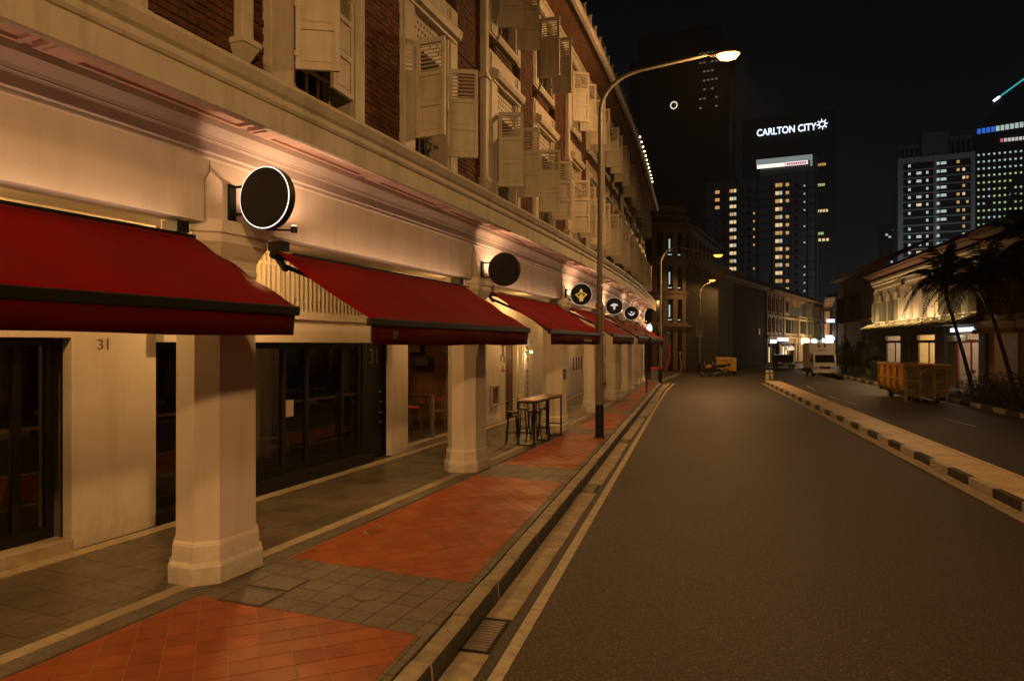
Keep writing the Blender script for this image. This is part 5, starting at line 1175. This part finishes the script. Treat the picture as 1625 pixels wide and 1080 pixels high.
# glassy office tower at right edge
t, fr = tower('office_tower', 'dark glassy office tower with dotted lights and a blue band at the right edge', 'tower', 168, 481, 60, 30, 128, towerd)
q = MB(); q.hexa([fr.p(0, -30, 128.01), fr.p(60, -30, 128.01), fr.p(60, 0, 128.01), fr.p(0, 0, 128.01), fr.p(6, -30, 140), fr.p(60, -30, 172), fr.p(60, 0, 172), fr.p(6, 0, 140)]); q.build('sloped_crown', towerd, t)
q = MB(); q.bar(fr.p(9.5, .6, 150.5), fr.p(28, .6, 164), .9); q.build('crown_light', e_cyan, t); q = MB(); q.bar(fr.p(9.5, .8, 150.5), fr.p(12.5, .8, 152.7), 1.1); q.build('crown_light', e_white, t)
q = MB(); q.hexa([fr.p(9, -3, 128.02), fr.p(50, -3, 128.02), fr.p(50, .2, 128.02), fr.p(9, .2, 128.02), fr.p(9, -3, 149.8), fr.p(50, -3, 180), fr.p(50, .2, 180), fr.p(9, .2, 149.8)]); q.build('crown_wall', towerd, t)
for k in range(14):
    q = MB(); fr.box(q, 1.2+2.4*k, 3.0+2.4*k, .1, .5, 131.5+.15*k, 134.6+.15*k); q.build('band_light', e_blue if k < 4 else e_colw, t)
for k in range(9): q = MB(); fr.box(q, 13+1.9*k, 14.4+1.9*k, .1, .5, 125.2, 127.2); q.build('sign_letter', e_pink if k == 0 else MAT['logo_white'], t)
rnd = random.Random(9); n = 0
for j in range(21):
    for k in range(11):
        if n < 230 and rnd.random() < (.96 if j < 15 else .5):
            q = MB(); z = 118-4.3*j; fr.box(q, 1.4+2.7*k, 2.4+2.7*k, .0, .2, z, z+1.1); q.build('window', e_grn if j > 2 and rnd.random() < .75 else (e_warmw if j > 9 else e_colw), t); n += 1
t, fr = tower('distant_tower', 'small dim distant tower with a few cool lights left of the pale apartment tower', 'tower', 79.8, 334, 8, 8, 55, towerd)
for u_, z in ((2.2, 50), (3.4, 49), (1.6, 40), (3, 39.5), (4.2, 38), (2, 30), (3.6, 29.6), (5, 52)): q = MB(); fr.box(q, u_, u_+.9, 0, .1, z, z+.8); q.build('window', e_colw, t)

# ------------------------------------------------------------------ palms and planting
def frond_mesh(L, droop, seed):
    q = MB(); rnd = random.Random(seed); n = 15; pts = []
    for k in range(n+1):
        t = k/n; pts.append(Vector((L*t*(1-.22*t*droop), 0, .42*L*math.sin(t*PI*.55)*(1-.3*droop)-.95*droop*L*t*t*.8)))
    q.tube(pts, [.022*(1-.8*k/n)+.004 for k in range(n+1)], 5)
    for k in range(1, n+1):
        for j in (0, .5):
            p = pts[k]*(1-j)+pts[k-1]*j; d = (pts[k]-pts[k-1]).normalized()
            ll = (.62*math.sin(PI*min(1, (k-j)/n*.86+.12))+.08)*L*.33
            for sg in (-1, 1):
                dr2 = Vector((d.x*.55, sg*.85, d.z*.5-.38-rnd.random()*.45)).normalized(); e = p+dr2*ll*(.85+.3*rnd.random())
                wv = d*.022; e2 = p.lerp(e, .5)+Vector((0, 0, .04))
                b = len(q.v); q.v += [tuple(p-wv), tuple(p+wv), tuple(e2+wv*1.3), tuple(e), tuple(e2-wv*1.3)]; q.f.append((b, b+1, b+2, b+3, b+4))
    return q.mesh('frond', frond)
FM = [frond_mesh(2.1, .7, 1), frond_mesh(2.4, 1.0, 2), frond_mesh(1.9, .35, 3), frond_mesh(2.3, 1.35, 4)]
def palm(lab, base, top, n, seed, sc=1.0):
    t = thing('palm_tree', lab, 'palm tree', base, group='palms in the bed beside the service road'); rnd = random.Random(seed)
    b, e = Vector(base), Vector(top); mid = b.lerp(e, .5)+Vector((.12, .1, 0))
    q = MB(); pts = [(1-s)**2*b+2*s*(1-s)*mid+s*s*e for s in np.linspace(0, 1, 12)]
    q.tube(pts, [.085-.035*k/11+(.006 if k % 2 else 0) for k in range(12)], 10); q.build('trunk', trunkm, t, smooth=True)
    q = MB(); q.tube([e, e+Vector((0, 0, .35)), e+Vector((0, 0, .7))], [.08, .09, .03], 8); q.build('crownshaft', frond, t, smooth=True)
    for k in range(n):
        o = piece('frond', FM[rnd.randrange(4)], e+Vector((0, 0, .55+.15*rnd.random())), 0, t, rot=(0, R_(rnd.uniform(-62, 12)), 2*PI*k/n+rnd.uniform(-.25, .25)))
        o.rotation_mode = 'XYZ'; o.scale = (sc*rnd.uniform(.85, 1.15),)*3
palm('slender leaning palm with its crown before the arched house, left one', (11.6, 33.2, 0), (10.55, 33.3, 4.4), 26, 1, 1.0)
palm('slender leaning palm at the right edge, its trunk leaning over the bed', (12.0, 30.2, 0), (10.85, 29.9, 4.1), 26, 2, 1.0)
palm('palm behind the two leaning ones with a crown near the right edge of the frame', (12.4, 29.2, 0), (12.3, 29.0, 5.5), 24, 3, 1.05)
palm('low palm in the bed to the right of the frame edge', (12.2, 27.2, 0), (12.0, 27.0, 5.6), 20, 5, 1.1)
def leaves(name, lab, cat, c, sz, n, m, L=.3, wd=.035, up=.6, group=None, seed=0):
    t = thing(name, lab, cat, c, group=group); rnd = random.Random(seed); q = MB()
    for k in range(n):
        a = rnd.random()*2*PI; rr_ = math.sqrt(rnd.random()); b = Vector((c[0]+sz[0]*rr_*math.cos(a), c[1]+sz[1]*rr_*math.sin(a), c[2]+sz[2]*rnd.random()**1.2*(1-.5*rr_)))
        d = Vector((math.cos(a)+rnd.uniform(-.6, .6), math.sin(a)+rnd.uniform(-.6, .6), up*2*rnd.random())).normalized()
        l_ = L*rnd.uniform(.6, 1.4); s_ = d.cross(Vector((0, 0, 1))).normalized()*wd*rnd.uniform(.7, 1.3); e = b+d*l_; mm = b.lerp(e, .5)+Vector((0, 0, l_*.12)); e.z -= l_*.15
        i0 = len(q.v); q.v += [tuple(b), tuple(mm+s_), tuple(e), tuple(mm-s_)]; q.f.append((i0, i0+1, i0+2, i0+3))
    q.build('foliage', m, t)
    q = MB()
    for k in range(6): a = k*1.05; q.tube([(c[0], c[1], c[2]-.02), (c[0]+sz[0]*.45*math.cos(a), c[1]+sz[1]*.45*math.sin(a), c[2]+sz[2]*.7)], .014, 5)
    q.build('stem', trunkm, t)
gb = 'shrubs in the planting bed under the palms'
sp = [(11.6, 26.2), (11.5, 27.6), (11.6, 29.0), (11.5, 30.4), (11.7, 31.8), (11.6, 24.8)]
sl = ['grassy dark green shrub at the kerb, second from the right edge', 'grassy dark green shrub by the pale kerb block at the right edge', 'bushy dark shrub left of the right palm trunk', 'bushy dark shrub between the two palm trunks', 'dark shrub right beside the end of the skip', 'dark green shrub nearest the camera, outside the frame']
for k, (x, y) in enumerate(sp): leaves('shrub', sl[k], 'shrub', (x, y, .03), (.85, .8, .8), 420, leafg, .42, .022, .8, gb, k)
rl_ = ['red leaved plant behind the left palm trunk', 'red leaved plant between the palm trunks, taller one', 'red leaved plant right of the right palm trunk', 'red leaved plant behind the end of the skip']
for k, (x, y, h_) in enumerate(((12.6, 33.4, 1.3), (12.7, 31.7, 1.5), (12.7, 29.8, 1.5), (12.4, 35.2, 1.2))): leaves('red_plant', rl_[k], 'shrub', (x, y, .03), (.8, .8, h_), 340, leafr, .26, .045, .6, 'red leaved plants behind the palms', 20+k)
for k, (x, y, h_, m, l_) in enumerate(((13.0, 57.5, 2.4, leafy, 'tall yellow green bush in a pot left of the arched row'), (12.3, 59.5, 2.0, leafg, 'dark bush left of the yellow green one, behind the truck'), (12.9, 55.2, 1.4, leafg, 'low dark bush in front of the yellow green bush'), (12.2, 62.5, 2.8, leafg, 'tall dark bush just right of the truck'))):
    leaves('bush', l_, 'bush', (x, y, .5), (.6, .6, h_), 500, m, .42, .05, .9, None, 40+k)
    pt = thing('plant_pot', 'round pot under the '+l_.split(' bush')[0]+' bush', 'plant pot', (x, y, 0)); q = MB(); q.lathe((x, y, .03), [(.24, 0), (.33, .45), (.36, .47), (.30, .48)], 16); q.build('pot', [ochre, greyp2, greyp2, greyp2][k], pt)

# ------------------------------------------------------------------ vehicles and street things
# the yellow skip
sk = thing('skip_container', 'open yellow skip with ribbed side and grey end, parked by the right kerb', 'skip', (10, 35, ZR))
x0, x1, y0, y1 = 8.95, 10.72, 33.4, 37.6; zb = ZR+.30; zt = ZR+1.55
sec = [(x0, zt), (x0, zb+.42), (x0+.06, zb+.2), (x0+.2, zb+.03), (x0+.34, zb), (x1-.3, zb), (x1, zb+.3), (x1, zt)]
q = MB(); n = len(sec); inn = [(min(max(x, x0+.05), x1-.05), max(z, zb+.05)) for x, z in sec]
q.v += [(x, y0, z) for x, z in sec]+[(x, y1, z) for x, z in sec]+[(x, y0, z) for x, z in inn]+[(x, y1, z) for x, z in inn]
for k in range(n-1): q.f += [(k, k+1, n+k+1, n+k), (2*n+k, 3*n+k, 3*n+k+1, 2*n+k+1)]
q.f += [(0, n, 3*n, 2*n), (n-1, 2*n-1, 4*n-1, 3*n-1)]; q.build('hull', yelm, sk)
for k in range(5):
    y = y0+.06+k*(y1-y0-.12)/4; q = MB()
    for a, b in zip(sec[:-3], sec[1:-2]): q.bar((a[0]-.03, y, a[1]), (b[0]-.03, y, b[1]), .07, .08)
    q.build('rib', yelm, sk)
q = MB(); q.box(x0-.05, x0-.005, y0, y1, zt-.62, zt-.52); q.box(x0-.07, x0+.05, y0-.05, y1+.05, zt, zt+.08); q.box(x1-.05, x1+.07, y0-.05, y1+.05, zt, zt+.08); q.box(x0+.05, x1-.05, y1-.05, y1+.05, zt, zt+.08); q.box(x0+.05, x1-.05, y0-.08, y0+.05, zt, zt+.08); q.build('top_rail', yelm, sk, bevel=.01)
q = MB(); q.add([(x, y0-.02, z) for x, z in sec]+[(x, y0+.03, z) for x, z in sec], [tuple(range(n)), tuple(reversed(range(n, 2*n)))]+[(i, n+i, n+(i+1) % n, (i+1) % n) for i in range(n)]); q.build('end_panel', greyskip, sk)
q = MB(); q.box(x0, x1, y1-.03, y1+.02, zb, zt); q.build('end_panel', greyskip, sk)
for x in (x0+.05, x0+.62, x1-.62, x1-.12): q = MB(); q.box(x-.045, x+.045, y0-.10, y0-.021, ZR+.02 if x in (x0+.05, x1-.12) else ZR+.06, zt); q.build('end_post', tanm, sk, bevel=.008)
for z in (zb+.22, zb+.62, zt-.08):
    q = MB(); q.box(x0+.1, x0+.57, y0-.08, y0-.022, z-.03, z+.03); q.box(x1-.57, x1-.17, y0-.08, y0-.022, z-.03, z+.03); q.build('end_rail', tanm, sk)
q = MB(); q.bar((x0+.64, y0-.06, zt-.35), (x0+.85, y0-.06, zt-.06), .06); q.bar((x0+.85, y0-.06, zt-.06), (x1-.85, y0-.06, zt-.06), .06); q.bar((x1-.85, y0-.06, zt-.06), (x1-.64, y0-.06, zt-.35), .06); q.build('hook_frame', yelm, sk)
q = MB(); q.obox(((x0+x1)/2, y0-.05, zt-.28), (.26, .05, .22)); q.build('hook_plate', greyskip, sk)
for k in range(4): q = MB(); q.obox((x0+.03, y0-.024-.003, zb+.42+k*.2), (.10, .012, .10), ry=R_(30)); q.build('warning_stripe', redp if k % 2 == 0 else papm, sk)
for sgn_ in (0, 1):
    q = MB(); xx = x0+.45 if sgn_ == 0 else x1-.45; q.box(xx-.05, xx+.05, y0, y1, ZR+.14, zb-.001); q.build('skid', greyskip, sk)
    for y in (y0+.25, y1-.35): q = MB(); q.lathe((xx-.10, y, ZR+.13), [(.13, 0), (.13, .2)], 14, axis='X'); q.build('roller', rubber, sk, smooth=True)
# box truck
tk = thing('box_truck', 'small pale box truck facing the camera, parked on the service road', 'truck', (9.75, 58, ZR))
tx, ty = 9.72, 56.6; wv = .86
q = MB(); q.box(tx-wv-.06, tx+wv+.06, ty+1.25, ty+4.4, ZR+.62, ZR+2.62); q.build('cargo_box', truckm, tk, bevel=.05)
q = MB(); q.box(tx-wv-.08, tx-wv-.061, ty+1.25, ty+1.34, ZR+.62, ZR+2.62); q.box(tx+wv+.061, tx+wv+.08, ty+1.25, ty+1.34, ZR+.62, ZR+2.62); q.build('corner_trim', papm, tk)
cabs = [(0.0, .42), (.02, 1.02), (.30, 1.78), (1.15, 1.84), (1.2, .42)]
q = MB(); m = len(cabs); q.add([(tx-wv+.04, ty+a, ZR+z) for a, z in cabs]+[(tx+wv-.04, ty+a, ZR+z) for a, z in cabs], [tuple(range(m)), tuple(reversed(range(m, 2*m)))]+[(i, m+i, m+(i+1) % m, (i+1) % m) for i in range(m)]); cbn = q.build('cab', truckm, tk, bevel=.05)
def slant(q, xa, xb, za, zb_, o): 
    f_ = lambda z: ty+.02+(z-1.02)*(.28/.76)-o
    q.hexa([(xa, f_(za), ZR+za), (xb, f_(za), ZR+za), (xb, f_(za)+.03, ZR+za), (xa, f_(za)+.03, ZR+za), (xa+.05, f_(zb_), ZR+zb_), (xb-.05, f_(zb_), ZR+zb_), (xb-.05, f_(zb_)+.03, ZR+zb_), (xa+.05, f_(zb_)+.03, ZR+zb_)])
q = MB(); slant(q, tx-.70, tx+.70, 1.10, 1.68, .02); q.build('windshield', carg, tk)
for sg in (-1, 1):
    q = MB(); q.hexa([(tx+sg*(wv-.035), ty+.32, ZR+1.1), (tx+sg*(wv-.035), ty+1.0, ZR+1.1), (tx+sg*(wv-.02), ty+1.0, ZR+1.1), (tx+sg*(wv-.02), ty+.32, ZR+1.1), (tx+sg*(wv-.035), ty+.48, ZR+1.65), (tx+sg*(wv-.035), ty+1.0, ZR+1.65), (tx+sg*(wv-.02), ty+1.0, ZR+1.65), (tx+sg*(wv-.02), ty+.48, ZR+1.65)]); q.build('side_window', carg, tk)
    q = MB(); q.obox((tx+sg*.62, ty-.005, ZR+.70), (.26, .05, .16)); q.build('headlight', chromem, tk, bevel=.015)
    q = MB(); q.bar((tx+sg*(wv-.05), ty+.15, ZR+1.35), (tx+sg*(wv+.12), ty+.0, ZR+1.45), .025); q.obox((tx+sg*(wv+.13), ty, ZR+1.32), (.12, .06, .26)); q.build('mirror', blackm, tk)
    for yy_ in (ty+.75, ty+3.5):
        q = MB(); q.lathe((tx+sg*.72-.1, yy_, ZR+.29), [(.22, 0), (.28, .03), (.28, .17), (.22, .2)], 18, axis='X'); wh_ = q.build('wheel', rubber, tk, smooth=True)
        q = MB(); q.lathe((tx+sg*.72-.1 + (.2 if sg > 0 else -.012), yy_, ZR+.29), [(.15, 0), (.13, .012)], 14, axis='X'); q.build('rim', steel, wh_)
q = MB(); q.box(tx-wv+.02, tx+wv-.02, ty-.08, ty+.0, ZR+.30, ZR+.52); q.build('bumper', truckm, tk, bevel=.02)
q = MB(); q.box(tx-.40, tx+.40, ty-.02, ty+.012, ZR+.62, ZR+.80); q.build('grille', blackm, tk)
q = MB(); q.box(tx-.22, tx+.22, ty-.095, ty-.081, ZR+.36, ZR+.46); q.build('number_plate', papm, tk)
q = MB(); q.box(tx-.3, tx-.12, ty+1.235, ty+1.249, ZR+2.25, ZR+2.5); q.box(tx+.12, tx+.3, ty+1.235, ty+1.249, ZR+2.25, ZR+2.5); q.box(tx-.3, tx+.3, ty+1.235, ty+1.249, ZR+2.02, ZR+2.08); q.build('print', brownw, tk)
q = MB(); q.box(tx-.5, tx+.5, ty+.2, ty+4.2, ZR+.34, ZR+.60); q.build('chassis', blackm, tk)
# dark car behind
cr = thing('parked_car', 'dark car parked facing the camera just left of the truck', 'car', (9.2, 73, ZR))
cx_, cy_ = 8.95, 73.0
pr = [(0, .25), (0, .62), (.15, .74), (1.0, .92), (1.7, 1.40), (3.1, 1.44), (3.9, 1.0), (4.2, .95), (4.25, .3)]
q = MB(); m = len(pr); q.add([(cx_-.85, cy_+a, ZR+z) for a, z in pr]+[(cx_+.85, cy_+a, ZR+z) for a, z in pr], [tuple(range(m)), tuple(reversed(range(m, 2*m)))]+[(i, m+i, m+(i+1) % m, (i+1) % m) for i in range(m)]); q.build('body', carp, cr, bevel=.06)
q = MB(); q.hexa([(cx_-.7, cy_+1.0, ZR+.95), (cx_+.7, cy_+1.0, ZR+.95), (cx_+.7, cy_+1.06, ZR+.95), (cx_-.7, cy_+1.06, ZR+.95), (cx_-.6, cy_+1.6, ZR+1.36), (cx_+.6, cy_+1.6, ZR+1.36), (cx_+.6, cy_+1.66, ZR+1.36), (cx_-.6, cy_+1.66, ZR+1.36)]); q.build('windshield', carg, cr)
for sg in (-1, 1):
    q = MB(); q.obox((cx_+sg*.62, cy_-.01, ZR+.6), (.3, .06, .12)); q.build('headlight', chromem, cr)
    for y in (.8, 3.3): q = MB(); q.lathe((cx_+sg*.78-.09, cy_+y, ZR+.31), [(.24, 0), (.31, .03), (.31, .16), (.24, .18)], 16, axis='X'); q.build('wheel', rubber, cr, smooth=True)
q = MB(); q.box(cx_-.25, cx_+.25, cy_-.02, cy_-.005, ZR+.38, ZR+.48); q.build('number_plate', papm, cr)
# yellow generator on wheels
gn = thing('towable_generator', 'yellow towable generator cabinet with black graffiti like marks at the junction', 'generator', (2.5, 57.8, ZR))
q = MB(); q.box(1.75, 3.35, 57.6, 59.4, ZR+.32, ZR+1.42); q.build('cabinet', yelm, gn, bevel=.12)
q = MB(); q.box(1.8, 3.3, 57.7, 59.3, ZR+.16, ZR+.319); q.build('chassis', blackm, gn)
q = MB(); q.bar((2.3, 57.585, ZR+1.35), (2.45, 57.585, ZR+1.05), .09, .02); q.bar((2.45, 57.585, ZR+1.05), (2.7, 57.585, ZR+1.25), .07, .02); q.obox((2.75, 57.585, ZR+.85), (.25, .02, .22), ry=.6); q.build('dark_mark', blackm, gn)
for x in (1.95, 3.15): q = MB(); q.lathe((x-.08, 57.9, ZR+.2), [(.2, 0), (.2, .16)], 14, axis='X'); q.build('wheel', rubber, gn, smooth=True)
# motorcycles
def moto(x, y, lab, rz):
    t = thing('motorcycle', lab, 'motorcycle', (x, y, ZR), rz, group='motorcycles parked at the junction', local=True)
    for yy_ in (-.62, .62):
        q = MB(); n = 20
        q.tube([(0, yy_+.27*math.cos(a), .31+.27*math.sin(a)) for a in np.linspace(0, 2*PI, n)], .045, 6); wh_ = q.build('wheel', rubber, t, smooth=True)
        q = MB(); [q.bar((0, yy_, .31), (0, yy_+.26*math.cos(a), .31+.26*math.sin(a)), .012) for a in np.linspace(0, 2*PI, 7)[:-1]]; q.lathe((-.05, yy_, .31), [(.05, 0), (.05, .1)], 8, axis='X'); q.build('spokes', steel, wh_)
    q = MB(); q.bar((0, -.62, .31), (0, -.35, .95), .05); q.bar((0, .62, .31), (0, .1, .42), .05); q.bar((0, .1, .42), (0, -.3, .75), .06); q.obox((0, .0, .38), (.24, .42, .26)); q.build('frame', blackm, t)
    q = MB(); q.tube([(0, -.38, .72), (0, -.15, .80), (0, .08, .76)], [.09, .14, .10], 10); q.build('fuel_tank', yelm, t, smooth=True)
    q = MB(); q.tube([(0, .05, .76), (0, .35, .78), (0, .72, .86)], [.10, .12, .07], 8); q.build('seat', rubber, t, smooth=True)
    q = MB(); q.tube([(-.34, -.30, 1.02), (-.1, -.40, .98), (.1, -.40, .98), (.34, -.30, 1.02)], .016, 6); q.build('handlebar', chromem, t, smooth=True)
    q = MB(); q.lathe((0, -.50, .86), [(.04, .08), (.09, .03), (.09, -.02)], 10, axis='Y'); q.build('headlight', chromem, t)
    for sg in (-1, 1): q = MB(); q.bar((sg*.3, -.32, 1.02), (sg*.36, -.3, 1.18), .012); q.obox((sg*.38, -.3, 1.20), (.10, .02, .07)); q.build('mirror', chromem, t)
    q = MB(); q.bar((.12, .1, .25), (.14, .75, .32), .07); q.build('exhaust', steel, t)
moto(1.25, 55.2, 'black and yellow motorcycle parked left of the generator, nearest one', R_(-70)); moto(1.9, 56.4, 'dark motorcycle parked against the generator, behind the first one', R_(-115))
# bollards on the median nose
for k, (x, lab) in enumerate(((4.58, 'white bollard on the tip of the median, left one'), (4.86, 'white bollard on the tip of the median, right one'))):
    b_ = thing('bollard', lab, 'bollard', (x, 46.6+.3*k, 0), group='bollards on the median tip')
    q = MB(); q.lathe((x, 46.6+.3*k, 0), [(.115, 0), (.11, .62), (.09, .68), (.02, .70)], 14); q.build('post', kwhite, b_, smooth=True); q = MB(); q.lathe((x, 46.6+.3*k, .45), [(.116, 0), (.116, .08)], 14); q.build('band', brownw, b_)
# red barriers and posts at the junction
for k, (x, y) in enumerate(((-1.9, 64.6), (-.1, 64.9))):
    b_ = thing('road_barrier', ['red and white road barrier at the junction, left one beside the red post', 'red and white road barrier at the junction, right one by the lamp post'][k], 'barrier', (x, y, ZR), group='road barriers at the junction')
    q = MB(); q.hexa([(x-.85, y-.25, ZR), (x+.85, y-.25, ZR), (x+.85, y+.25, ZR), (x-.85, y+.25, ZR), (x-.8, y-.08, ZR+.85), (x+.8, y-.08, ZR+.85), (x+.8, y+.08, ZR+.85), (x-.8, y+.08, ZR+.85)]); q.build('barrier_body', redp, b_, bevel=.03)
    q = MB(); q.obox((x, y-.185, ZR+.62), (1.5, .02, .10), rx=.2); q.build('stripe', papm, b_)
rp = thing('red_post', 'slanting red post standing behind the left road barrier', 'post', (-2.2, 62.5, ZR)); q = MB(); q.bar((-2.4, 62.5, ZR), (-2.05, 62.5, 1.2), .2); q.bar((-2.05, 62.5, 1.2), (-2.05, 62.5, 2.3), .2); q.build('shaft', redp, rp)
hy = thing('standpipe', 'thin pale standpipe rising between the road barriers', 'standpipe', (-1.1, 61.5, ZR)); q = MB(); q.tube([(-1.05, 61.5, ZR), (-1.05, 61.5, .7), (-1.15, 61.5, 1.2), (-1.12, 61.5, 1.6)], .05, 8); q.build('pipe', ylinem, hy, smooth=True); q = MB(); q.lathe((-1.12, 61.5, 1.55), [(.1, 0), (.1, .12)], 8); q.build('cap', papm, hy)
spt = thing('sign_post', 'thin black sign post standing on the pavement near the end of the terrace', 'post', (-2.24, 34.3, 0)); q = MB(); q.tube([(-2.24, 34.3, 0), (-2.24, 34.3, 2.45)], .035, 8); q.build('shaft', blackm, spt); q = MB(); q.lathe((-2.24, 34.3, 0), [(.09, 0), (.09, .03)], 10); q.build('foot', blackm, spt)
bn = thing('litter_bin', 'litter bin with an orange top at the far end of the pavement', 'bin', (-2.55, 47.6, 0)); q = MB(); q.box(-2.8, -2.35, 47.4, 47.8, 0, .62); q.build('bin_body', greyp2, bn, bevel=.02); q = MB(); q.box(-2.84, -2.31, 47.36, 47.84, .62, .80); q.build('bin_top', redp, bn, bevel=.03)
for k in range(2):
    gbn = thing('wheelie_bin', ['green wheeled bin at the kerb left of the skip, left one', 'green wheeled bin at the kerb left of the skip, right one'][k], 'bin', (11.9+.1*k, 50-1.6*k, .01), group='green wheeled bins left of the skip')
    x, y = 11.9+.1*k, 50-1.6*k
    q = MB(); q.hexa([(x-.4, y-.5, .1), (x+.4, y-.5, .1), (x+.4, y+.5, .1), (x-.4, y+.5, .1), (x-.48, y-.6, 1.15), (x+.48, y-.6, 1.15), (x+.48, y+.6, 1.15), (x-.48, y+.6, 1.15)]); q.build('bin_body', mat('bin_green', (.02, .05, .025), .5, .1, 3) if k == 0 else MAT['bin_green'], gbn, bevel=.02)
    q = MB(); q.obox((x, y, 1.19), (1.02, 1.26, .06)); q.build('lid', MAT['bin_green'], gbn, bevel=.02)
    for sx in (-.35, .35): q = MB(); q.lathe((x+sx-.03, y-.35, .10), [(.1, 0), (.1, .06)], 10, axis='X'); q.build('wheel', rubber, gbn)

# ------------------------------------------------------------------ bar table, stools, restaurant furniture
tb = thing('bar_table', 'tall narrow bar table with black metal frame and wooden top beside the third column', 'table', (-3.66, 16.55, 0), -.12, local=True)
Lx, Ly, Hh = .22, 1.04, 1.08
q = MB(); q.box(-Lx-.02, Lx+.02, -Ly-.02, Ly+.02, Hh-.035, Hh); q.build('table_top', woodt, tb, bevel=.004)
q = MB(); q.box(-Lx, Lx, -Ly, -Ly+.035, Hh-.075, Hh-.036); q.box(-Lx, Lx, Ly-.035, Ly, Hh-.075, Hh-.036); q.box(-Lx, -Lx+.035, -Ly+.035, Ly-.035, Hh-.075, Hh-.036); q.box(Lx-.035, Lx, -Ly+.035, Ly-.035, Hh-.075, Hh-.036); q.build('top_frame', blackm, tb)
for sx in (-1, 1):
    for yy_ in (-Ly+.02, 0, Ly-.02):
        q = MB(); q.box(sx*(Lx-.02)-.018, sx*(Lx-.02)+.018, yy_-.018, yy_+.018, .0, Hh-.076); q.build('leg', blackm, tb)
for yy_ in (-Ly+.02, 0, Ly-.02): q = MB(); q.box(-Lx+.04, Lx-.04, yy_-.012, yy_+.012, .0, .03); q.box(-Lx+.04, Lx-.04, yy_-.012, yy_+.012, .30, .33); q.build('foot_rail', blackm, tb)
def stool(x, y, lab, rz):
    t = thing('bar_stool', lab, 'stool', (x, y, 0), rz, group='black bar stools around the bar table', local=True)
    q = MB(); q.lathe((0, 0, .72), [(.15, 0), (.17, .015), (.17, .03), (.14, .045)], 18); q.build('seat', blackm, t, smooth=True)
    for a in range(4):
        c, s = math.cos(PI/4+a*PI/2), math.sin(PI/4+a*PI/2); q = MB(); q.bar((c*.12, s*.12, .72), (c*.21, s*.21, 0), .022); q.build('leg', blackm, t)
    q = MB(); q.tube([(.185*math.cos(a), .185*math.sin(a), .25) for a in np.linspace(0, 2*PI, 17)], .009, 5); q.build('foot_ring', blackm, t)
    q = MB(); q.tube([(-.15*math.cos(a)-.02, .17*math.sin(a), .74+.24) for a in np.linspace(-1.2, 1.2, 9)], .012, 5); q.bar((-.12, .1, .74), (-.12, .12, .98), .016); q.bar((-.12, -.1, .74), (-.12, -.12, .98), .016); q.build('backrest', blackm, t)
stool(-4.25, 16.0, 'black bar stool on the wall side of the bar table, nearest the camera', .2); stool(-3.74, 16.15, 'black bar stool pushed under the near half of the bar table', 1.4); stool(-4.2, 16.9, 'black bar stool on the wall side of the bar table, in the middle', -.1); stool(-3.72, 17.15, 'black bar stool pushed under the far half of the bar table', 1.7)
def cafe_chair(x, y, lab, rz):
    t = thing('cafe_chair', lab, 'chair', (x, y, .09), rz, group='red seated chairs inside the restaurant', local=True); t.scale = (1, 1, 1.6)
    q = MB(); q.box(-.21, .21, -.2, .2, .42, .455); q.build('seat', redp, t, bevel=.015)
    for sx in (-1, 1):
        q = MB(); q.bar((sx*.19, -.18, .42), (sx*.22, -.24, 0), .022); q.build('leg', steel, t); q = MB(); q.bar((sx*.19, .18, .0), (sx*.19, .18, .42), .022); q.bar((sx*.19, .18, .42), (sx*.17, .25, .86), .022); q.build('leg', steel, t)
    q = MB(); q.box(-.18, .18, .225, .245, .62, .84); q.build('backrest', redp, t, bevel=.01)
    q = MB(); q.bar((-.2, -.2, .22), (-.19, .18, .22), .015); q.bar((.2, -.2, .22), (.19, .18, .22), .015); q.build('stretcher', steel, t)
cafe_chair(-6.95, 16.0, 'red seated metal chair left of the restaurant table, nearest the doorway', R_(80)); cafe_chair(-7.15, 18.6, 'red seated metal chair right of the restaurant table', R_(-70))
dt = thing('dining_table', 'dark square restaurant table seen through the open front', 'table', (-7.0, 17.4, .09), local=True); dt.scale = (.8, .8, 1.25)
q = MB(); q.box(-.4, .4, -.75, .75, .72, .76); q.build('table_top', brownw, dt, bevel=.006)
for sx in (-1, 1):
    for sy in (-1, 1): q = MB(); q.box(sx*.35-.025, sx*.35+.025, sy*.68-.025, sy*.68+.025, 0, .72); q.build('leg', steel, dt)
rlp = thing('pendant_lamp', 'dim warm pendant lamp hanging inside the restaurant', 'lamp', (-7.6, 17.2, 2.5)); q = MB(); q.lathe((-7.6, 17.2, 2.45), [(.12, 0), (.09, .1), (.02, .14)], 12); q.bar((-7.6, 17.2, 2.58), (-7.6, 17.2, 2.9), .012); q.build('lamp_shade', blackm, rlp); light('pendant_light', 'POINT', (-7.6, 17.2, 2.36), 9, (1, .55, .22), .06, parent=rlp)

# ------------------------------------------------------------------ thin night haze, one closed box round everything
hz = MB(); hz.box(-420, 620, -70, 920, -1.9, 215)
hm = bpy.data.materials.new('night_haze'); hm.use_nodes = True; hn = hm.node_tree; hn.nodes.remove(hn.nodes['Principled BSDF'])
pv = hn.nodes.new('ShaderNodeVolumePrincipled'); pv.inputs['Color'].default_value = (.9, .92, .95, 1); pv.inputs['Density'].default_value = .00034; pv.inputs['Anisotropy'].default_value = .0
hn.links.new(pv.outputs[0], hn.nodes['Material Output'].inputs['Volume'])
hz.build('haze', hm, kind='stuff')
S.cycles.volume_bounces = 0
